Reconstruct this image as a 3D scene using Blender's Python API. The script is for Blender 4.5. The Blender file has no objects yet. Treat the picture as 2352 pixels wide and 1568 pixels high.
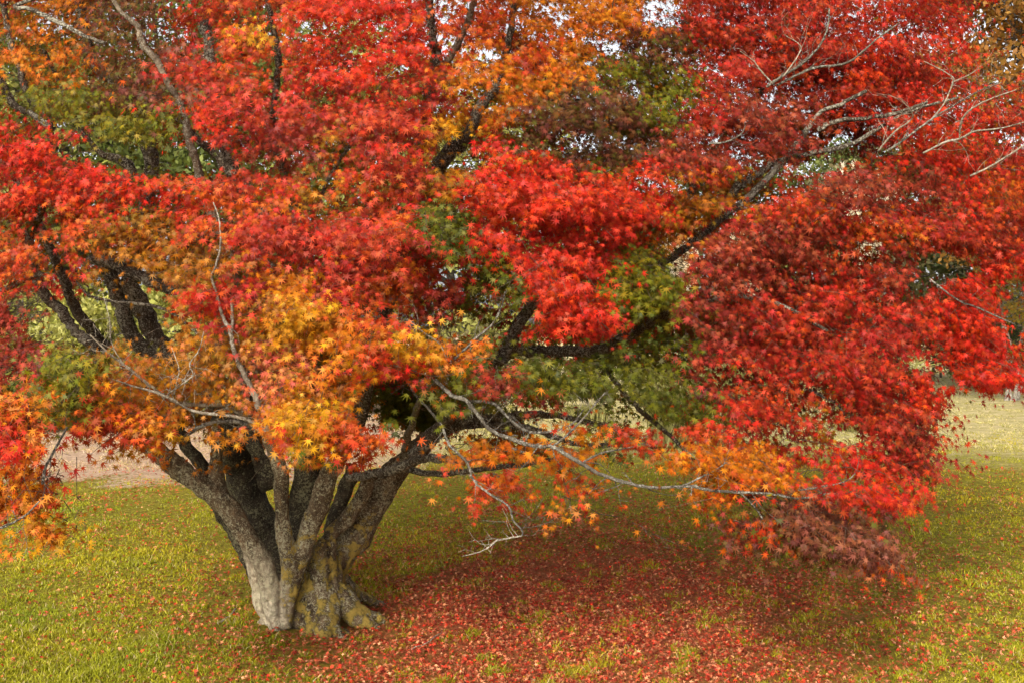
import bpy, bmesh, math, random
import numpy as np
from mathutils import Vector, Matrix
random.seed(7); rng = np.random.default_rng(11)
C = bpy.context.scene
col = C.collection
R_ = math.radians

# ------------------------------------------------------------------ camera
F = 2287.0; CX, CY = 1176.0, 784.0        # pinhole of the photo at 2352 px width
CAMZ = 2.4; PITCH = math.atan(24/F)
cam_d = bpy.data.cameras.new('camera'); cam = bpy.data.objects.new('camera', cam_d); col.objects.link(cam)
cam_d.sensor_width = 36; cam_d.lens = 36*F/2352; cam_d.clip_end = 2000
cam.location = (0, 0, CAMZ); cam.rotation_euler = (R_(90)-PITCH, 0, 0)
C.camera = cam
# ------------------------------------------------------------------ world + sun
SUN_AZ = math.atan2(-0.36, -0.93); SUN_EL = R_(31)
w = bpy.data.worlds.new('World'); C.world = w; w.use_nodes = True
nt = w.node_tree; nt.nodes.clear()
sky = nt.nodes.new('ShaderNodeTexSky'); sky.sky_type = 'NISHITA'; sky.sun_disc = False
sky.sun_elevation = SUN_EL; sky.sun_rotation = SUN_AZ; sky.dust_density = 4; sky.ozone_density = 0.6; sky.air_density = 1.0
hs = nt.nodes.new('ShaderNodeHueSaturation'); hs.inputs['Saturation'].default_value = 0.18
bg = nt.nodes.new('ShaderNodeBackground'); bg.inputs['Strength'].default_value = 0.15
wo = nt.nodes.new('ShaderNodeOutputWorld')
nt.links.new(sky.outputs[0], hs.inputs['Color']); nt.links.new(hs.outputs[0], bg.inputs['Color']); nt.links.new(bg.outputs[0], wo.inputs[0])
sd = bpy.data.lights.new('sun', 'SUN'); sd.energy = 2.0; sd.angle = R_(7); sd.color = (1.0, 0.90, 0.74)
so = bpy.data.objects.new('sun', sd); col.objects.link(so)
sv = Vector((math.sin(SUN_AZ)*math.cos(SUN_EL), math.cos(SUN_AZ)*math.cos(SUN_EL), math.sin(SUN_EL)))
so.rotation_euler = sv.to_track_quat('Z', 'Y').to_euler(); so.location = sv*30
C.view_settings.view_transform = 'Standard'; C.view_settings.look = 'None'
C.view_settings.exposure = 1.02; C.view_settings.gamma = 1
C.render.engine = 'CYCLES'
C.cycles.max_bounces = 8; C.cycles.transmission_bounces = 6; C.cycles.diffuse_bounces = 4

# ------------------------------------------------------------------ helpers
def P(px, py, d):
    x = (px-CX)/F; y = (CY-py)/F
    c, s = math.cos(PITCH), math.sin(PITCH)
    dy, dz = c + s*y, c*y - s
    return np.array((x*d/dy, d, CAMZ + dz*d/dy))
def proj(p):
    c, s = math.cos(PITCH), math.sin(PITCH)
    q = p - np.array((0, 0, CAMZ))
    fw = c*q[:, 1] - s*q[:, 2]; up = s*q[:, 1] + c*q[:, 2]
    fw = np.maximum(fw, .01)
    return CX + F*q[:, 0]/fw, CY - F*up/fw
def gz(x, y):
    return 0.03*np.sin(x*0.9+1)*np.sin(y*0.7) + 0.02*np.sin(x*2.3+y*1.7)
def ground_at(px, py):
    d = CAMZ*F/max(py-760, 5); return P(px, py, d)
def tag(o, label=None, cat=None, group=None, kind=None):
    if label: o['label'] = label
    if cat: o['category'] = cat
    if group: o['group'] = group
    if kind: o['kind'] = kind
    return o
def empty(name, loc):
    o = bpy.data.objects.new(name, None); col.objects.link(o); o.location = loc; o.empty_display_size = .2
    return o
def mesh_np(name, V, T, mat, parent=None, colr=None, smooth=False, polys=None):
    """V (n,3) world positions, T (m,k) equal-size polygons"""
    V = np.asarray(V, dtype=np.float32)
    if parent is not None: V = V - np.array(parent.location, dtype=np.float32)
    T = np.asarray(T, dtype=np.int32)
    me = bpy.data.meshes.new(name)
    me.vertices.add(len(V)); me.vertices.foreach_set('co', V.ravel())
    k = T.shape[1]
    me.loops.add(T.size); me.loops.foreach_set('vertex_index', T.ravel())
    me.polygons.add(len(T)); me.polygons.foreach_set('loop_start', np.arange(0, T.size, k, dtype=np.int32))
    if smooth: me.polygons.foreach_set('use_smooth', np.ones(len(T), dtype=bool))
    me.update(calc_edges=True)
    if colr is not None:
        a = me.color_attributes.new('col', 'FLOAT_COLOR', 'POINT')
        cc = np.ones((len(V), 4), dtype=np.float32); cc[:, :3] = colr
        a.data.foreach_set('color', cc.ravel())
    me.materials.append(mat)
    o = bpy.data.objects.new(name, me); col.objects.link(o)
    if parent is not None: o.parent = parent
    return o
def nrm(a):
    return a/np.maximum(np.linalg.norm(a, axis=-1, keepdims=True), 1e-9)

def smooth_path(pts, rad, sub=5):
    pts = np.asarray(pts, float); n = len(pts); out = []; ro = []
    for i in range(n-1):
        p0 = pts[max(i-1, 0)]; p1 = pts[i]; p2 = pts[i+1]; p3 = pts[min(i+2, n-1)]
        for k in range(sub):
            t = k/sub
            out.append(.5*((2*p1)+(-p0+p2)*t+(2*p0-5*p1+4*p2-p3)*t*t+(-p0+3*p1-3*p2+p3)*t**3))
            ro.append(rad[i]*(1-t)+rad[i+1]*t)
    out.append(pts[-1]); ro.append(rad[-1])
    return np.array(out), np.array(ro)
def tube(pts, rad, ns=8, bump=0.0, seed=0, twist=0):
    """one closed tube: verts, quads (caps as degenerate-free fans returned as tris in quad form)"""
    n = len(pts); T = np.gradient(pts, axis=0); T = nrm(T)
    ref = np.array((0.13, .91, .2)); ref = nrm(ref)
    V = []; r = np.random.default_rng(seed)
    ph = r.uniform(0, 6.28, 4)
    for i in range(n):
        a = nrm(np.cross(T[i], ref)); b = np.cross(T[i], a)
        th = np.arange(ns)*2*math.pi/ns
        rr = rad[i]*(1+bump*(np.sin(2*th+ph[0]+i*.25)*.5+np.sin(3*th+ph[1]-i*.4)*.35+np.sin(i*.9+ph[2])*.3+r.normal(0, .25, ns)))
        V.append(pts[i]+np.outer(rr*np.cos(th), a)+np.outer(rr*np.sin(th), b))
    V = np.concatenate(V); Q = []
    for i in range(n-1):
        for k in range(ns):
            k2 = (k+1) % ns
            Q.append((i*ns+k, i*ns+k2, (i+1)*ns+k2, (i+1)*ns+k))
    V = np.vstack([V, pts[0]-T[0]*rad[0]*.4, pts[-1]+T[-1]*rad[-1]*.5]); a0, a1 = len(V)-2, len(V)-1
    for k in range(0, ns, 2):
        k2, k3 = (k+1) % ns, (k+2) % ns
        Q.append((a0, k3, k2, k)); Q.append((a1, (n-1)*ns+k, (n-1)*ns+k2, (n-1)*ns+k3))
    return V, np.array(Q)
class Acc:
    def __init__(s): s.V = []; s.Q = []; s.n = 0; s.C = []
    def add(s, V, Q, c=None):
        s.V.append(V); s.Q.append(Q+s.n); s.n += len(V)
        if c is not None: s.C.append(np.broadcast_to(c, (len(V), 3)))
    def build(s, name, mat, parent=None, smooth=True):
        return mesh_np(name, np.concatenate(s.V), np.concatenate(s.Q), mat, parent, np.concatenate(s.C) if s.C else None, smooth)
def segs(A, B, ra, rb):
    """batch of 3-sided tapered twigs"""
    A = np.asarray(A); B = np.asarray(B); n = len(A)
    T = nrm(B-A); ref = np.tile(np.array((.3, .2, .93)), (n, 1)); a = nrm(np.cross(T, ref)); b = np.cross(T, a)
    V = np.zeros((n, 6, 3))
    for k in range(3):
        th = k*2.0944
        d = a*math.cos(th)+b*math.sin(th)
        V[:, k] = A+d*np.reshape(ra, (-1, 1)); V[:, 3+k] = B+d*np.reshape(rb, (-1, 1))
    base = np.arange(n)[:, None]*6
    Q = np.concatenate([base+np.array(q) for q in ((0, 1, 4, 3), (1, 2, 5, 4), (2, 0, 3, 5))])
    return V.reshape(-1, 3), Q

# ------------------------------------------------------------------ materials
def newmat(name):
    m = bpy.data.materials.new(name); m.use_nodes = True; t = m.node_tree; t.nodes.clear()
    return m, t, t.nodes.new, t.links.new
def leaf_mat(name, rough=.55, transl=.38, tboost=1.25, spec=.4):
    m, t, N, L = newmat(name)
    at = N('ShaderNodeAttribute'); at.attribute_name = 'col'
    pb = N('ShaderNodeBsdfPrincipled'); pb.inputs['Roughness'].default_value = rough; pb.inputs['Specular IOR Level'].default_value = spec
    tr = N('ShaderNodeBsdfTranslucent'); mx = N('ShaderNodeMixShader'); mx.inputs[0].default_value = transl
    mu = N('ShaderNodeMix'); mu.data_type = 'RGBA'; mu.blend_type = 'MULTIPLY'; mu.inputs[0].default_value = 1; mu.inputs[7].default_value = (tboost, tboost, tboost*.8, 1)
    o = N('ShaderNodeOutputMaterial')
    L(at.outputs['Color'], pb.inputs['Base Color']); L(at.outputs['Color'], mu.inputs[6]); L(mu.outputs[2], tr.inputs['Color'])
    L(pb.outputs[0], mx.inputs[1]); L(tr.outputs[0], mx.inputs[2]); L(mx.outputs[0], o.inputs[0])
    return m
M_leaf = leaf_mat('maple_leaf', .5, .33, 1.3, .2)
M_bgleaf = leaf_mat('tree_leaf', .6, .35, 1.2, .25)
M_grass = leaf_mat('grass_blade', .6, .4, 1.3, .12)
M_litter = leaf_mat('fallen_leaf', .65, .15, 1.0, .15)
def ramp(N, stops):
    r = N('ShaderNodeValToRGB'); e = r.color_ramp.elements
    while len(e) < len(stops): e.new(.5)
    for i, (p, c) in enumerate(stops): e[i].position = p; e[i].color = (*c, 1) if len(c) == 3 else c
    return r
def noise(N, L, co, scale, det=6, rough=.6, dist=0):
    n = N('ShaderNodeTexNoise'); n.inputs['Scale'].default_value = scale; n.inputs['Detail'].default_value = det
    n.inputs['Roughness'].default_value = rough; n.inputs['Distortion'].default_value = dist
    L(co, n.inputs['Vector']); return n
def mixc(N, L, f, a, b, mode='MIX'):
    m = N('ShaderNodeMix'); m.data_type = 'RGBA'; m.blend_type = mode
    for s, v in ((0, f), (6, a), (7, b)):
        if hasattr(v, 'is_linked'): L(v, m.inputs[s])
        elif isinstance(v, (int, float)): m.inputs[s].default_value = v
        else: m.inputs[s].default_value = (*v, 1)
    return m.outputs[2]
def math_(N, L, op, a, b=None, clamp=False):
    m = N('ShaderNodeMath'); m.operation = op; m.use_clamp = clamp
    for i, v in enumerate((a, b)):
        if v is None: continue
        if hasattr(v, 'is_linked'): L(v, m.inputs[i])
        else: m.inputs[i].default_value = v
    return m.outputs[0]
def bark_mat(name, dark, mid, pale, lichen=.5, moss=0.0, palebase=False):
    m, t, N, L = newmat(name)
    g = N('ShaderNodeNewGeometry'); co = g.outputs['Position']
    n1 = noise(N, L, co, 9, 8, .65, .4); r1 = ramp(N, [(.3, dark), (.52, mid), (.75, tuple(c*1.35 for c in mid))]); L(n1.outputs[0], r1.inputs[0])
    c = r1.outputs[0]
    sep = N('ShaderNodeSeparateXYZ'); L(co, sep.inputs[0])
    if palebase:   # worn pale bark low on the left stems
        wn = noise(N, L, co, 3.5, 4)
        f1 = math_(N, L, 'SUBTRACT', 1.0, math_(N, L, 'ADD', sep.outputs['Z'], math_(N, L, 'MULTIPLY', wn.outputs[0], .5)))
        f2 = math_(N, L, 'MULTIPLY', math_(N, L, 'MULTIPLY', f1, 2.6, True), math_(N, L, 'MULTIPLY', math_(N, L, 'SUBTRACT', -1.72, sep.outputs['X']), 6.0, True))
        c = mixc(N, L, f2, c, mixc(N, L, math_(N, L, 'MULTIPLY', math_(N, L, 'SUBTRACT', n1.outputs[0], .38), 4.5, True), (.26, .2, .13), (.6, .52, .37)))
    # streaks along the stems and lichen plates
    mp = N('ShaderNodeMapping'); mp.inputs['Scale'].default_value = (1, 1, .22); L(co, mp.inputs['Vector']); sk = noise(N, L, mp.outputs[0], 26, 6, .7)
    rk = ramp(N, [(.35, (.45, .42, .4)), (.55, (1, 1, 1)), (.72, (1.5, 1.45, 1.35))]); L(sk.outputs[0], rk.inputs[0])
    c = mixc(N, L, 1.0, c, rk.outputs[0], 'MULTIPLY')
    nl = noise(N, L, co, 3.2, 3); 
    for sc, th, am in ((19, .66, .5), (42, .59, .75), (95, .58, .7)):
        nn_ = noise(N, L, co, sc, 4, .55, .6); ff = math_(N, L, 'ADD', nn_.outputs[0], math_(N, L, 'MULTIPLY', math_(N, L, 'SUBTRACT', nl.outputs[0], .5), .35))
        ff = math_(N, L, 'MULTIPLY', math_(N, L, 'SUBTRACT', ff, th-.05*lichen), 16, True)
        tint = noise(N, L, co, sc*2, 2)
        c = mixc(N, L, math_(N, L, 'MULTIPLY', ff, am), c, mixc(N, L, tint.outputs[0], tuple(q*.62 for q in pale), tuple(q*1.15 for q in pale)))
    if moss:
        nm = noise(N, L, co, 11, 7, .7); nm2 = noise(N, L, co, 40, 4)
        # moss grows on the right-hand roots and low trunk
        a = math_(N, L, 'MULTIPLY', math_(N, L, 'SUBTRACT', sep.outputs['X'], -1.86), 6.0)
        b = math_(N, L, 'MULTIPLY', math_(N, L, 'SUBTRACT', 0.95, sep.outputs['Z']), 1.5)
        a2 = math_(N, L, 'MINIMUM', math_(N, L, 'MINIMUM', a, b), .8)
        f = math_(N, L, 'MULTIPLY', math_(N, L, 'ADD', a2, math_(N, L, 'MULTIPLY', math_(N, L, 'SUBTRACT', nm.outputs[0], .555), 10.0)), 1.6, True)
        f = math_(N, L, 'MULTIPLY', f, math_(N, L, 'MULTIPLY', math_(N, L, 'ADD', a, .1), 2.0, True), True)
        f = math_(N, L, 'MULTIPLY', f, math_(N, L, 'MULTIPLY', math_(N, L, 'ADD', b, .3), 2.0, True), True)
        rm = ramp(N, [(.4, (.045, .042, .008)), (.5, (.15, .11, .018)), (.58, (.4, .26, .06))]); L(nm.outputs[0], rm.inputs[0])
        mc = mixc(N, L, math_(N, L, 'MULTIPLY', nm2.outputs[0], .6), rm.outputs[0], (.1, .1, .012))
        c = mixc(N, L, f, c, mc)
    pb = N('ShaderNodeBsdfPrincipled'); pb.inputs['Roughness'].default_value = .85; pb.inputs['Specular IOR Level'].default_value = .2
    L(c, pb.inputs['Base Color'])
    nb = noise(N, L, co, 35, 8, .7); bp = N('ShaderNodeBump'); bp.inputs['Strength'].default_value = 1; bp.inputs['Distance'].default_value = .03
    L(math_(N, L, 'ADD', nb.outputs[0], math_(N, L, 'MULTIPLY', n1.outputs[0], 1.6)), bp.inputs['Height']); L(bp.outputs[0], pb.inputs['Normal'])
    o = N('ShaderNodeOutputMaterial'); L(pb.outputs[0], o.inputs[0])
    return m
M_trunk = bark_mat('trunk_bark', (.03, .02, .011), (.13, .085, .046), (.42, .38, .24), .7, 1.0, True)
M_rear = bark_mat('shaded_stem_bark', (.012, .009, .006), (.042, .03, .018), (.2, .18, .1), .5)  # blackish bark, colour lowered to carry the shade between the stems
M_limb = bark_mat('limb_bark', (.022, .016, .012), (.085, .062, .042), (.42, .39, .3), .75)
M_limbp = bark_mat('pale_limb_bark', (.09, .065, .045), (.24, .18, .12), (.48, .44, .34), .6)
M_twig = bark_mat('twig_bark', (.05, .033, .02), (.12, .08, .05), (.25, .2, .14), .2)
M_dead = bark_mat('dead_wood', (.16, .12, .08), (.34, .28, .2), (.52, .47, .38), .5)
M_grey = bark_mat('grey_branch_bark', (.06, .05, .038), (.14, .118, .09), (.4, .38, .31), .7)
M_far = bark_mat('far_bark', (.05, .04, .03), (.12, .1, .08), (.25, .24, .2), .4)
M_fargrey = bark_mat('grey_bark', (.18, .15, .12), (.32, .28, .22), (.45, .42, .36), .4)

# ------------------------------------------------------------------ ground
def ground_mat():
    m, t, N, L = newmat('meadow_ground')
    g = N('ShaderNodeNewGeometry'); co = g.outputs['Position']; sep = N('ShaderNodeSeparateXYZ'); L(co, sep.inputs[0])
    na = noise(N, L, co, 1.1, 5); nb = noise(N, L, co, 14, 6, .7); nc = noise(N, L, co, 60, 4, .7)
    rg = ramp(N, [(.3, (.11, .09, .012)), (.5, (.26, .21, .022)), (.7, (.44, .36, .06))]); L(nb.outputs[0], rg.inputs[0])
    c = rg.outputs[0]
    soil = ramp(N, [(.3, (.2, .07, .025)), (.55, (.44, .13, .05)), (.8, (.5, .3, .1))]); L(nc.outputs[0], soil.inputs[0])
    # leaf mould beneath the crown
    dx = math_(N, L, 'MULTIPLY', math_(N, L, 'SUBTRACT', sep.outputs['X'], .6), .38); dy = math_(N, L, 'MULTIPLY', math_(N, L, 'SUBTRACT', sep.outputs['Y'], 8.6), .34)
    rr = math_(N, L, 'ADD', math_(N, L, 'MULTIPLY', dx, dx), math_(N, L, 'MULTIPLY', dy, dy))
    f = math_(N, L, 'ADD', math_(N, L, 'SUBTRACT', 1.0, rr), math_(N, L, 'MULTIPLY', math_(N, L, 'SUBTRACT', nb.outputs[0], .5), 2.2))
    c = mixc(N, L, math_(N, L, 'MULTIPLY', f, 1.3, True), c, soil.outputs[0])
    # mown straw far out, pinkish to the left, yellow to the right
    st = noise(N, L, co, 7, 7, .75); 
    mp = N('ShaderNodeMapping'); mp.inputs['Scale'].default_value = (.7, 1.2, 1); L(co, mp.inputs['Vector']); sw = noise(N, L, mp.outputs[0], 2.6, 9, .8)
    rs = ramp(N, [(.3, (.32, .2, .12)), (.5, (.55, .37, .25)), (.7, (.7, .52, .37))]); L(st.outputs[0], rs.inputs[0])
    ry = ramp(N, [(.34, (.3, .27, .07)), (.47, (.5, .42, .18)), (.6, (.68, .56, .32))]); L(sw.outputs[0], ry.inputs[0])
    lf = math_(N, L, 'MULTIPLY', math_(N, L, 'SUBTRACT', -1.0, sep.outputs['X']), .5, True)
    stc = mixc(N, L, lf, ry.outputs[0], rs.outputs[0])
    near = math_(N, L, 'ADD', 15.8, math_(N, L, 'MULTIPLY', math_(N, L, 'SUBTRACT', 1.0, lf), 4.5))
    # edge of the mown part runs a little aslant
    yy = math_(N, L, 'ADD', sep.outputs['Y'], math_(N, L, 'MULTIPLY', math_(N, L, 'ADD', sep.outputs['X'], 7), .25))
    f2 = math_(N, L, 'MULTIPLY', math_(N, L, 'ADD', math_(N, L, 'SUBTRACT', yy, near), math_(N, L, 'MULTIPLY', math_(N, L, 'ADD', math_(N, L, 'SUBTRACT', na.outputs[0], .5), math_(N, L, 'SUBTRACT', nb.outputs[0], .5)), 5)), math_(N, L, 'ADD', .16, math_(N, L, 'MULTIPLY', lf, .9)), True)
    c = mixc(N, L, f2, c, stc)
    pb = N('ShaderNodeBsdfPrincipled'); pb.inputs['Roughness'].default_value = .95; pb.inputs['Specular IOR Level'].default_value = .1
    L(c, pb.inputs['Base Color']); bp = N('ShaderNodeBump'); bp.inputs['Strength'].default_value = 1; bp.inputs['Distance'].default_value = .06
    L(math_(N, L, 'ADD', nb.outputs[0], nc.outputs[0]), bp.inputs['Height']); L(bp.outputs[0], pb.inputs['Normal'])
    o = N('ShaderNodeOutputMaterial'); L(pb.outputs[0], o.inputs[0]); return m
xs = np.concatenate([np.linspace(-600, -22, 12), np.linspace(-20, 20, 161), np.linspace(22, 600, 12)])
ys = np.concatenate([np.linspace(-300, 0, 8), np.linspace(1, 40, 157), np.linspace(45, 900, 20)])
X, Y = np.meshgrid(xs, ys); near = np.exp(-((X/20)**2+((Y-15)/20)**2))
Z = gz(X, Y)*np.where((abs(X) < 21) & (Y < 41) & (Y > .5), 1, 0)
V = np.stack([X, Y, Z], -1).reshape(-1, 3); nx = len(xs)
ii, jj = np.meshgrid(np.arange(len(ys)-1), np.arange(nx-1), indexing='ij'); b = (ii*nx+jj).ravel()
o = mesh_np('ground', V, np.stack([b, b+1, b+nx+1, b+nx], -1), ground_mat(), smooth=True); tag(o, 'meadow ground of grass, soil and pale mown straw', kind='structure')

# ------------------------------------------------------------------ THE MAPLE : trunk
TB = np.array((-1.70, 8.15, 0.0))
maple = empty('maple_tree', TB)
tag(maple, 'large many-stemmed maple with red, orange and green autumn leaves and mossy trunk', 'tree')
def cc(cx, cy, d): return P(321.6+.3516*cx, 964.7+.3516*cy, d)      # points measured on the enlarged trunk
CU = .3516/F
stems = [
 [(1040,1340,7.98,34),(1035,1200,8.0,38),(1050,1060,8.0,36),(1062,960,8.02,26)],
 [(1130,1400,7.9,34),(1110,1300,7.95,42),(1135,1150,8.0,40),(1150,1000,8.0,30)],
 [(1195,1290,7.92,44),(1200,1150,7.98,44),(1195,1010,8.02,36),(1210,900,8.05,28)],
 [(1270,1250,8.0,44),(1275,1120,8.1,44),(1285,980,8.18,38),(1300,860,8.25,34)],
 [(905,1250,7.97,34),(915,1120,7.96,36),(905,1020,7.97,30)],
 # (points (cx,cy,depth,r in crop px))
 [(905,1400,7.98,34),(890,1290,7.94,56),(862,1150,7.88,64),(830,1000,7.82,62),(770,860,7.8,60),(690,740,7.8,60),(620,630,7.82,60),(520,520,7.84,62),(370,400,7.84,60),(220,285,7.82,58),(90,180,7.75,54),(0,110,7.7,48),(-60,20,7.7,42)],
 [(780,1130,8.35,40),(730,960,8.4,44),(660,830,8.42,40),(570,660,8.42,46),(470,480,8.3,52),(430,340,8.3,45),(330,190,8.3,40),(260,80,8.3,36)],
 [(520,520,7.9,50),(495,400,7.9,45),(492,280,7.9,34),(505,120,7.88,30),(510,0,7.85,27)],
 [(850,1310,8.05,26),(800,1200,8.06,38),(768,1060,8.08,42),(740,940,8.1,36),(700,850,8.15,30)],
 [(960,1240,8.5,100),(880,950,8.75,110),(790,700,8.9,115),(700,450,8.95,115),(640,250,8.85,115),(590,60,8.6,105),(560,-80,8.6,95)],
 [(860,420,8.4,80),(780,230,8.42,48),(700,90,8.45,42),(640,-40,8.5,38)],
 [(950,1340,7.95,36),(955,1200,7.9,54),(985,1030,7.85,60),(985,910,7.82,54),(950,770,7.78,46),(930,620,7.76,42),(925,480,7.75,44),(925,350,7.75,43),(885,220,7.8,42),(835,90,7.78,38),(800,20,7.78,34)],
 [(995,1030,7.86,56),(1040,890,7.85,58),(1090,770,7.84,58),(1145,630,7.83,60),(1190,490,7.82,58),(1230,380,7.84,52),(1290,270,7.9,46),(1340,200,7.9,42)],
 [(1240,500,7.86,22),(1200,420,7.84,22),(1205,340,7.82,20),(1260,270,7.8,17)],
 [(1060,1180,8.5,95),(1040,800,8.75,95),(1070,500,8.8,95),(1120,250,8.7,95),(1160,50,8.55,95)],
 [(1100,1300,8.15,80),(1095,1130,8.15,46),(1090,950,8.12,34),(1085,850,8.1,27)],
 [(1165,1200,8.12,54),(1155,1000,8.05,40),(1160,880,8.04,38),(1190,790,8.04,30)],
 [(1235,1200,8.12,60),(1245,1000,8.1,46),(1235,850,8.1,38),(1250,740,8.16,40),(1340,650,8.16,40),(1420,550,8.15,40),(1470,450,8.14,38),(1480,370,8.14,36)],
 [(1200,900,8.3,60),(1260,680,8.35,55),(1330,480,8.4,52),(1400,300,8.4,50)],
 [(1225,1110,8.3,85),(1270,940,8.35,88),(1395,760,8.4,106),(1480,590,8.45,100),(1600,420,8.48,86),(1710,290,8.5,74),(1800,200,8.5,62),(1880,120,8.5,54)],
 # roots
 [(1250,1150,8.1,60),(1330,1190,8.05,44),(1430,1240,8.1,34),(1560,1300,8.2,20),(1640,1340,8.25,9)],
 [(1180,1300,7.95,50),(1090,1400,7.85,28),(1030,1440,7.8,14)],
 [(840,1250,8.1,40),(790,1340,8.1,26),(720,1380,8.1,12)],
 [(1240,1330,7.95,50),(1300,1410,7.85,36),(1420,1480,7.75,16)],
 [(1200,1100,8.1,110),(1220,1250,8.0,95),(1210,1350,7.88,70),(1190,1430,7.78,45)],
 [(1290,1120,8.15,80),(1340,1200,8.1,80),(1420,1290,8.1,62),(1560,1360,8.1,22)],
 [(1270,1000,8.4,60),(1330,1060,8.5,46),(1450,1150,8.6,34),(1560,1200,8.7,22),(1650,1235,8.75,10)],
 [(1000,1250,8.1,90),(1030,1340,8.02,70)],
 [(1200,1360,7.95,70),(1330,1430,7.95,55),(1400,1450,7.95,35)],
 [(1060,1330,8.0,45),(1120,1400,7.96,28)],
 [(860,1200,8.1,60),(870,1330,8.02,45)],
]
acc = Acc(); REAR = []
for i, s in enumerate(stems):
    pts = [cc(a, b_, d) for a, b_, d, r in s]; rad = [r*CU*d for a, b_, d, r in s]
    p, r = smooth_path(pts, rad, 6)
    if s[0][:2] in ((960, 1240), (860, 420), (1060, 1180), (1200, 900), (780, 1130)):     # rear stems stay separate; shade of the hollows is put into their darker bark
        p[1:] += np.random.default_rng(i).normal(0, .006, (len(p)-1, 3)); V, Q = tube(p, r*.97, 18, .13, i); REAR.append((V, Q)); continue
    V, Q = tube(p, r, 14, .07, i); acc.add(V, Q)
p, r = smooth_path([TB+(0.05, 0.1, -.15), TB+(.03, 0.02, .25), TB+(.0, .1, .55)], [.26, .20, .14], 5); V, Q = tube(p, r, 16, .1, 99); acc.add(V, Q)
tmp = mesh_np('tmp', np.concatenate(acc.V), np.concatenate(acc.Q), M_trunk)
bm = bmesh.new(); bm.from_mesh(tmp.data); bmesh.ops.recalc_face_normals(bm, faces=bm.faces); bm.to_mesh(tmp.data); bm.free()
md = tmp.modifiers.new('r', 'REMESH'); md.mode = 'VOXEL'; md.voxel_size = .012
ms = tmp.modifiers.new('s', 'SMOOTH'); ms.iterations = 2; ms.factor = .5
dg = bpy.context.evaluated_depsgraph_get(); me = bpy.data.meshes.new_from_object(tmp.evaluated_get(dg))
bpy.data.objects.remove(tmp)
n = len(me.vertices); co = np.zeros(n*3, dtype=np.float32); me.vertices.foreach_get('co', co); co = co.reshape(-1, 3)
no = np.zeros(n*3, dtype=np.float32); me.vertices.foreach_get('normal', no); no = no.reshape(-1, 3)
from mathutils import noise as mn
disp = np.array([mn.fractal(Vector((c[0]*7, c[1]*7, c[2]*3.2)), 1, 2, 4)*.019 + mn.ridged_multi_fractal(Vector((c[0]*11, c[1]*11, c[2]*3+5)), 1, 2, 3, 1, 2)*.009 + mn.fractal(Vector((c[0]*30, c[1]*30, c[2]*18+5)), 1, 2, 3)*.005 for c in co])
co = co+no*disp[:, None] - TB.astype(np.float32)
me.vertices.foreach_set('co', co.ravel().astype(np.float32)); me.polygons.foreach_set('use_smooth', np.ones(len(me.polygons), dtype=bool)); me.update()
me.materials.clear(); me.materials.append(M_trunk)
trunk = bpy.data.objects.new('trunk', me); col.objects.link(trunk); trunk.parent = maple
for V, Q in REAR: mesh_np('stem', V, Q, M_rear, maple, smooth=True)

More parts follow.
